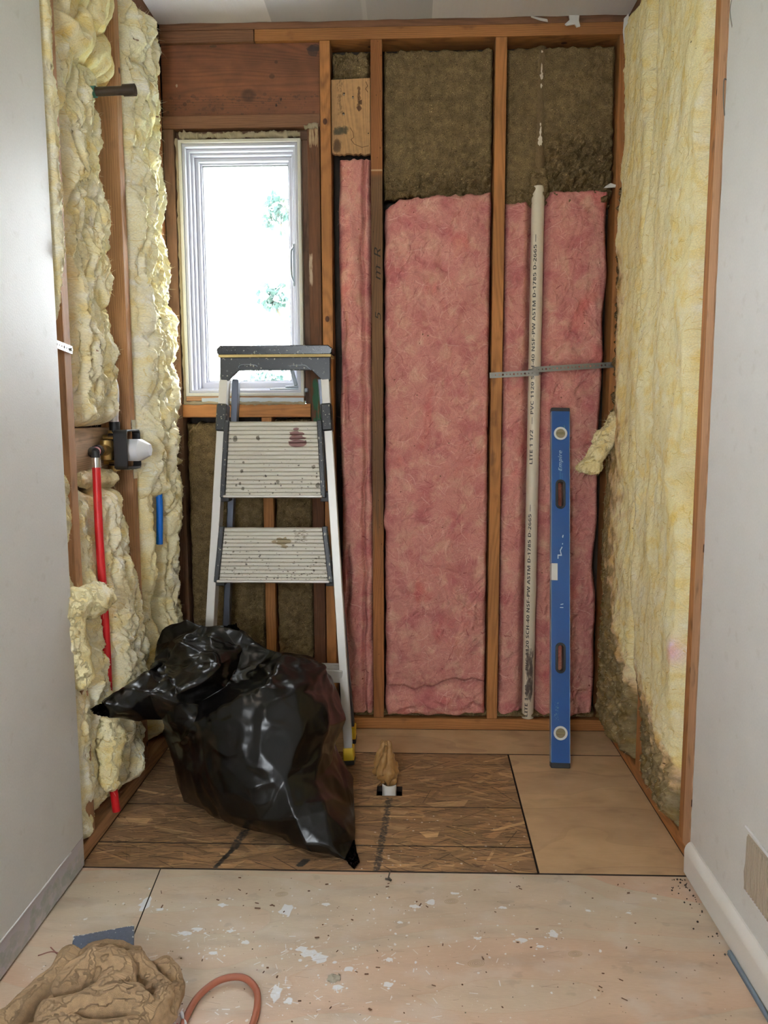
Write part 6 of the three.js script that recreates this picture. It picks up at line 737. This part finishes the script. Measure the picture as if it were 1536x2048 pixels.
{ // litter on the floor
  const t = thing('putty_lump', 'small lump of dried grey putty on the front plywood', 'lump', [-0.089, 0, 1.262]); mesh('lump', surfaceNet((x, y, z) => capsule(x, y, z, [-0.004, 0.001, 0], [0.006, 0.001, -0.003], 0.009, 0.008) + 0.003 * n3(x * 120, y * 120, z * 120), [-0.02, 0, -0.02], [0.024, 0.016, 0.02], 0.0022), new THREE.MeshStandardMaterial({ color: rgb(0.42, 0.38, 0.30), roughness: 0.9 }), t);
  const a = thing('wall_anchor', 'twisted metal wall anchor standing by the floor joint', 'anchor', [0.010, 0, 0.915]); mesh('shank', merge([rod([0, 0.002, 0.004], [0.004, 0.008, -0.016], 0.0016, 8), rod([0.001, 0.003, 0.003], [0.007, 0.003, 0.012], 0.0032, 8), rod([-0.006, 0.003, 0.006], [0.002, 0.004, 0.010], 0.0024, 8)]), new THREE.MeshStandardMaterial({ color: rgb(0.12, 0.10, 0.08), metalness: 0.5, roughness: 0.6 }), a);
  const R = mulberry(97), parts = []; for (let k = 0; k < 80; k++) { const x = -0.55 + R() * 1.15, z = 0.92 + R() * 0.46, L = 0.003 + 0.012 * R() * R(), th = R() * 3.14, w = 0.0012 + 0.0016 * R(); parts.push(bar(V3(x, 0.0016, z), V3(x + Math.cos(th) * L, 0.0022 + 0.002 * R(), z + Math.sin(th) * L), w, 0.0016, UP, 0.0003)); }
  const s = mesh('wood_splinters', merge(parts), wood(0.26, 0.13, 0.07)); tag(s, 'tiny dark wood splinters scattered over the front plywood', 'splinters', null, 'stuff');
  const parts2 = []; for (let k = 0; k < 45; k++) { const z = 0.9 + R() ** 2 * 0.28, x = 0.735 - 0.004 - R() ** 2 * 0.05; const q = new THREE.IcosahedronGeometry(0.0012 + 0.0022 * R() * R(), 0); q.translate(x, 0.0012, z); parts2.push(q); } const d = mesh('dirt_crumbs', merge(parts2), new THREE.MeshStandardMaterial({ color: rgb(0.05, 0.04, 0.035), roughness: 1 })); tag(d, 'black dirt crumbs along the foot of the right baseboard', 'crumbs', null, 'stuff');
}
// ---------------------------------------------------------------- outdoors, seen through the window
{
  const ground = structure('ground', 'pale ground outside the window', 'ground'); mesh('lawn', new THREE.CircleGeometry(60, 48).rotateX(-Math.PI / 2).translate(0, -0.5, -61), new THREE.MeshStandardMaterial({ color: rgb(0.30, 0.34, 0.24), roughness: 1 }), ground);
  function tree(name, label, at, h, blobs, leaf, count, seed, hue) {
    const t = thing(name, label, 'tree', at), R = mulberry(seed), trunk = []; trunk.push(rod([0, 0, 0], [0.05, h * 0.7, 0], 0.09, 10, 0.05)); for (const [x, y, z] of blobs) trunk.push(rod([0.03, Math.max(0.3, y * 0.55), 0], [x, y, z], 0.035, 7, 0.015)); mesh('trunk', merge(trunk), new THREE.MeshStandardMaterial({ color: rgb(0.14, 0.10, 0.07), roughness: 1 }), t);
    const g = new THREE.BufferGeometry().setFromPoints([V3(0, 0, 0), V3(leaf * 0.45, leaf * 0.5, leaf * 0.12), V3(0, leaf, 0), V3(-leaf * 0.45, leaf * 0.5, leaf * 0.12)]); g.setIndex([0, 1, 2, 0, 2, 3]); g.computeVertexNormals();
    const im = new THREE.InstancedMesh(g, new THREE.MeshPhysicalMaterial({ color: hue, roughness: 0.7, side: THREE.DoubleSide, transmission: 0.35, thickness: 0 }), count), m = new THREE.Matrix4(), q = new THREE.Quaternion(); im.name = 'foliage'; im.userData.kind = 'stuff';
    for (let k = 0; k < count; k++) { const [x, y, z, r] = blobs[R() * blobs.length | 0], d = V3(R() - 0.5, R() - 0.5, R() - 0.5).normalize().multiplyScalar(r * R() ** 0.45); q.setFromEuler(new THREE.Euler(R() * 6, R() * 6, R() * 6)); m.compose(V3(x, y, z).add(d), q, V3(1, 1, 1).multiplyScalar(0.7 + 0.6 * R())); im.setMatrixAt(k, m); } t.add(im);
  }
  tree('garden_tree', 'pale overexposed leafy tree at the right side of the window', [-1.35, -0.5, -8.5], 5, [[-0.1, 3.1, 0, 0.34], [0.25, 3.9, 0.2, 0.34], [-0.45, 4.5, 0, 0.25], [0.4, 4.8, 0, 0.3], [0.15, 2.6, 0, 0.3], [-0.55, 3.35, 0, 0.2], [0.5, 3.3, 0.2, 0.35], [0.35, 2.2, 0, 0.3]], 0.11, 1300, 101, rgb(0.05, 0.10, 0.085));
  tree('garden_bush', 'low pale bush at the bottom of the window behind the ladder', [-1.95, -0.5, -8.2], 1.6, [[-0.3, 1.95, 0, 0.26], [0.05, 2.1, 0, 0.3], [0.35, 1.95, 0.1, 0.26], [-0.05, 1.6, 0, 0.3]], 0.08, 1000, 103, rgb(0.05, 0.10, 0.085));
}

renderer.render(scene, camera);
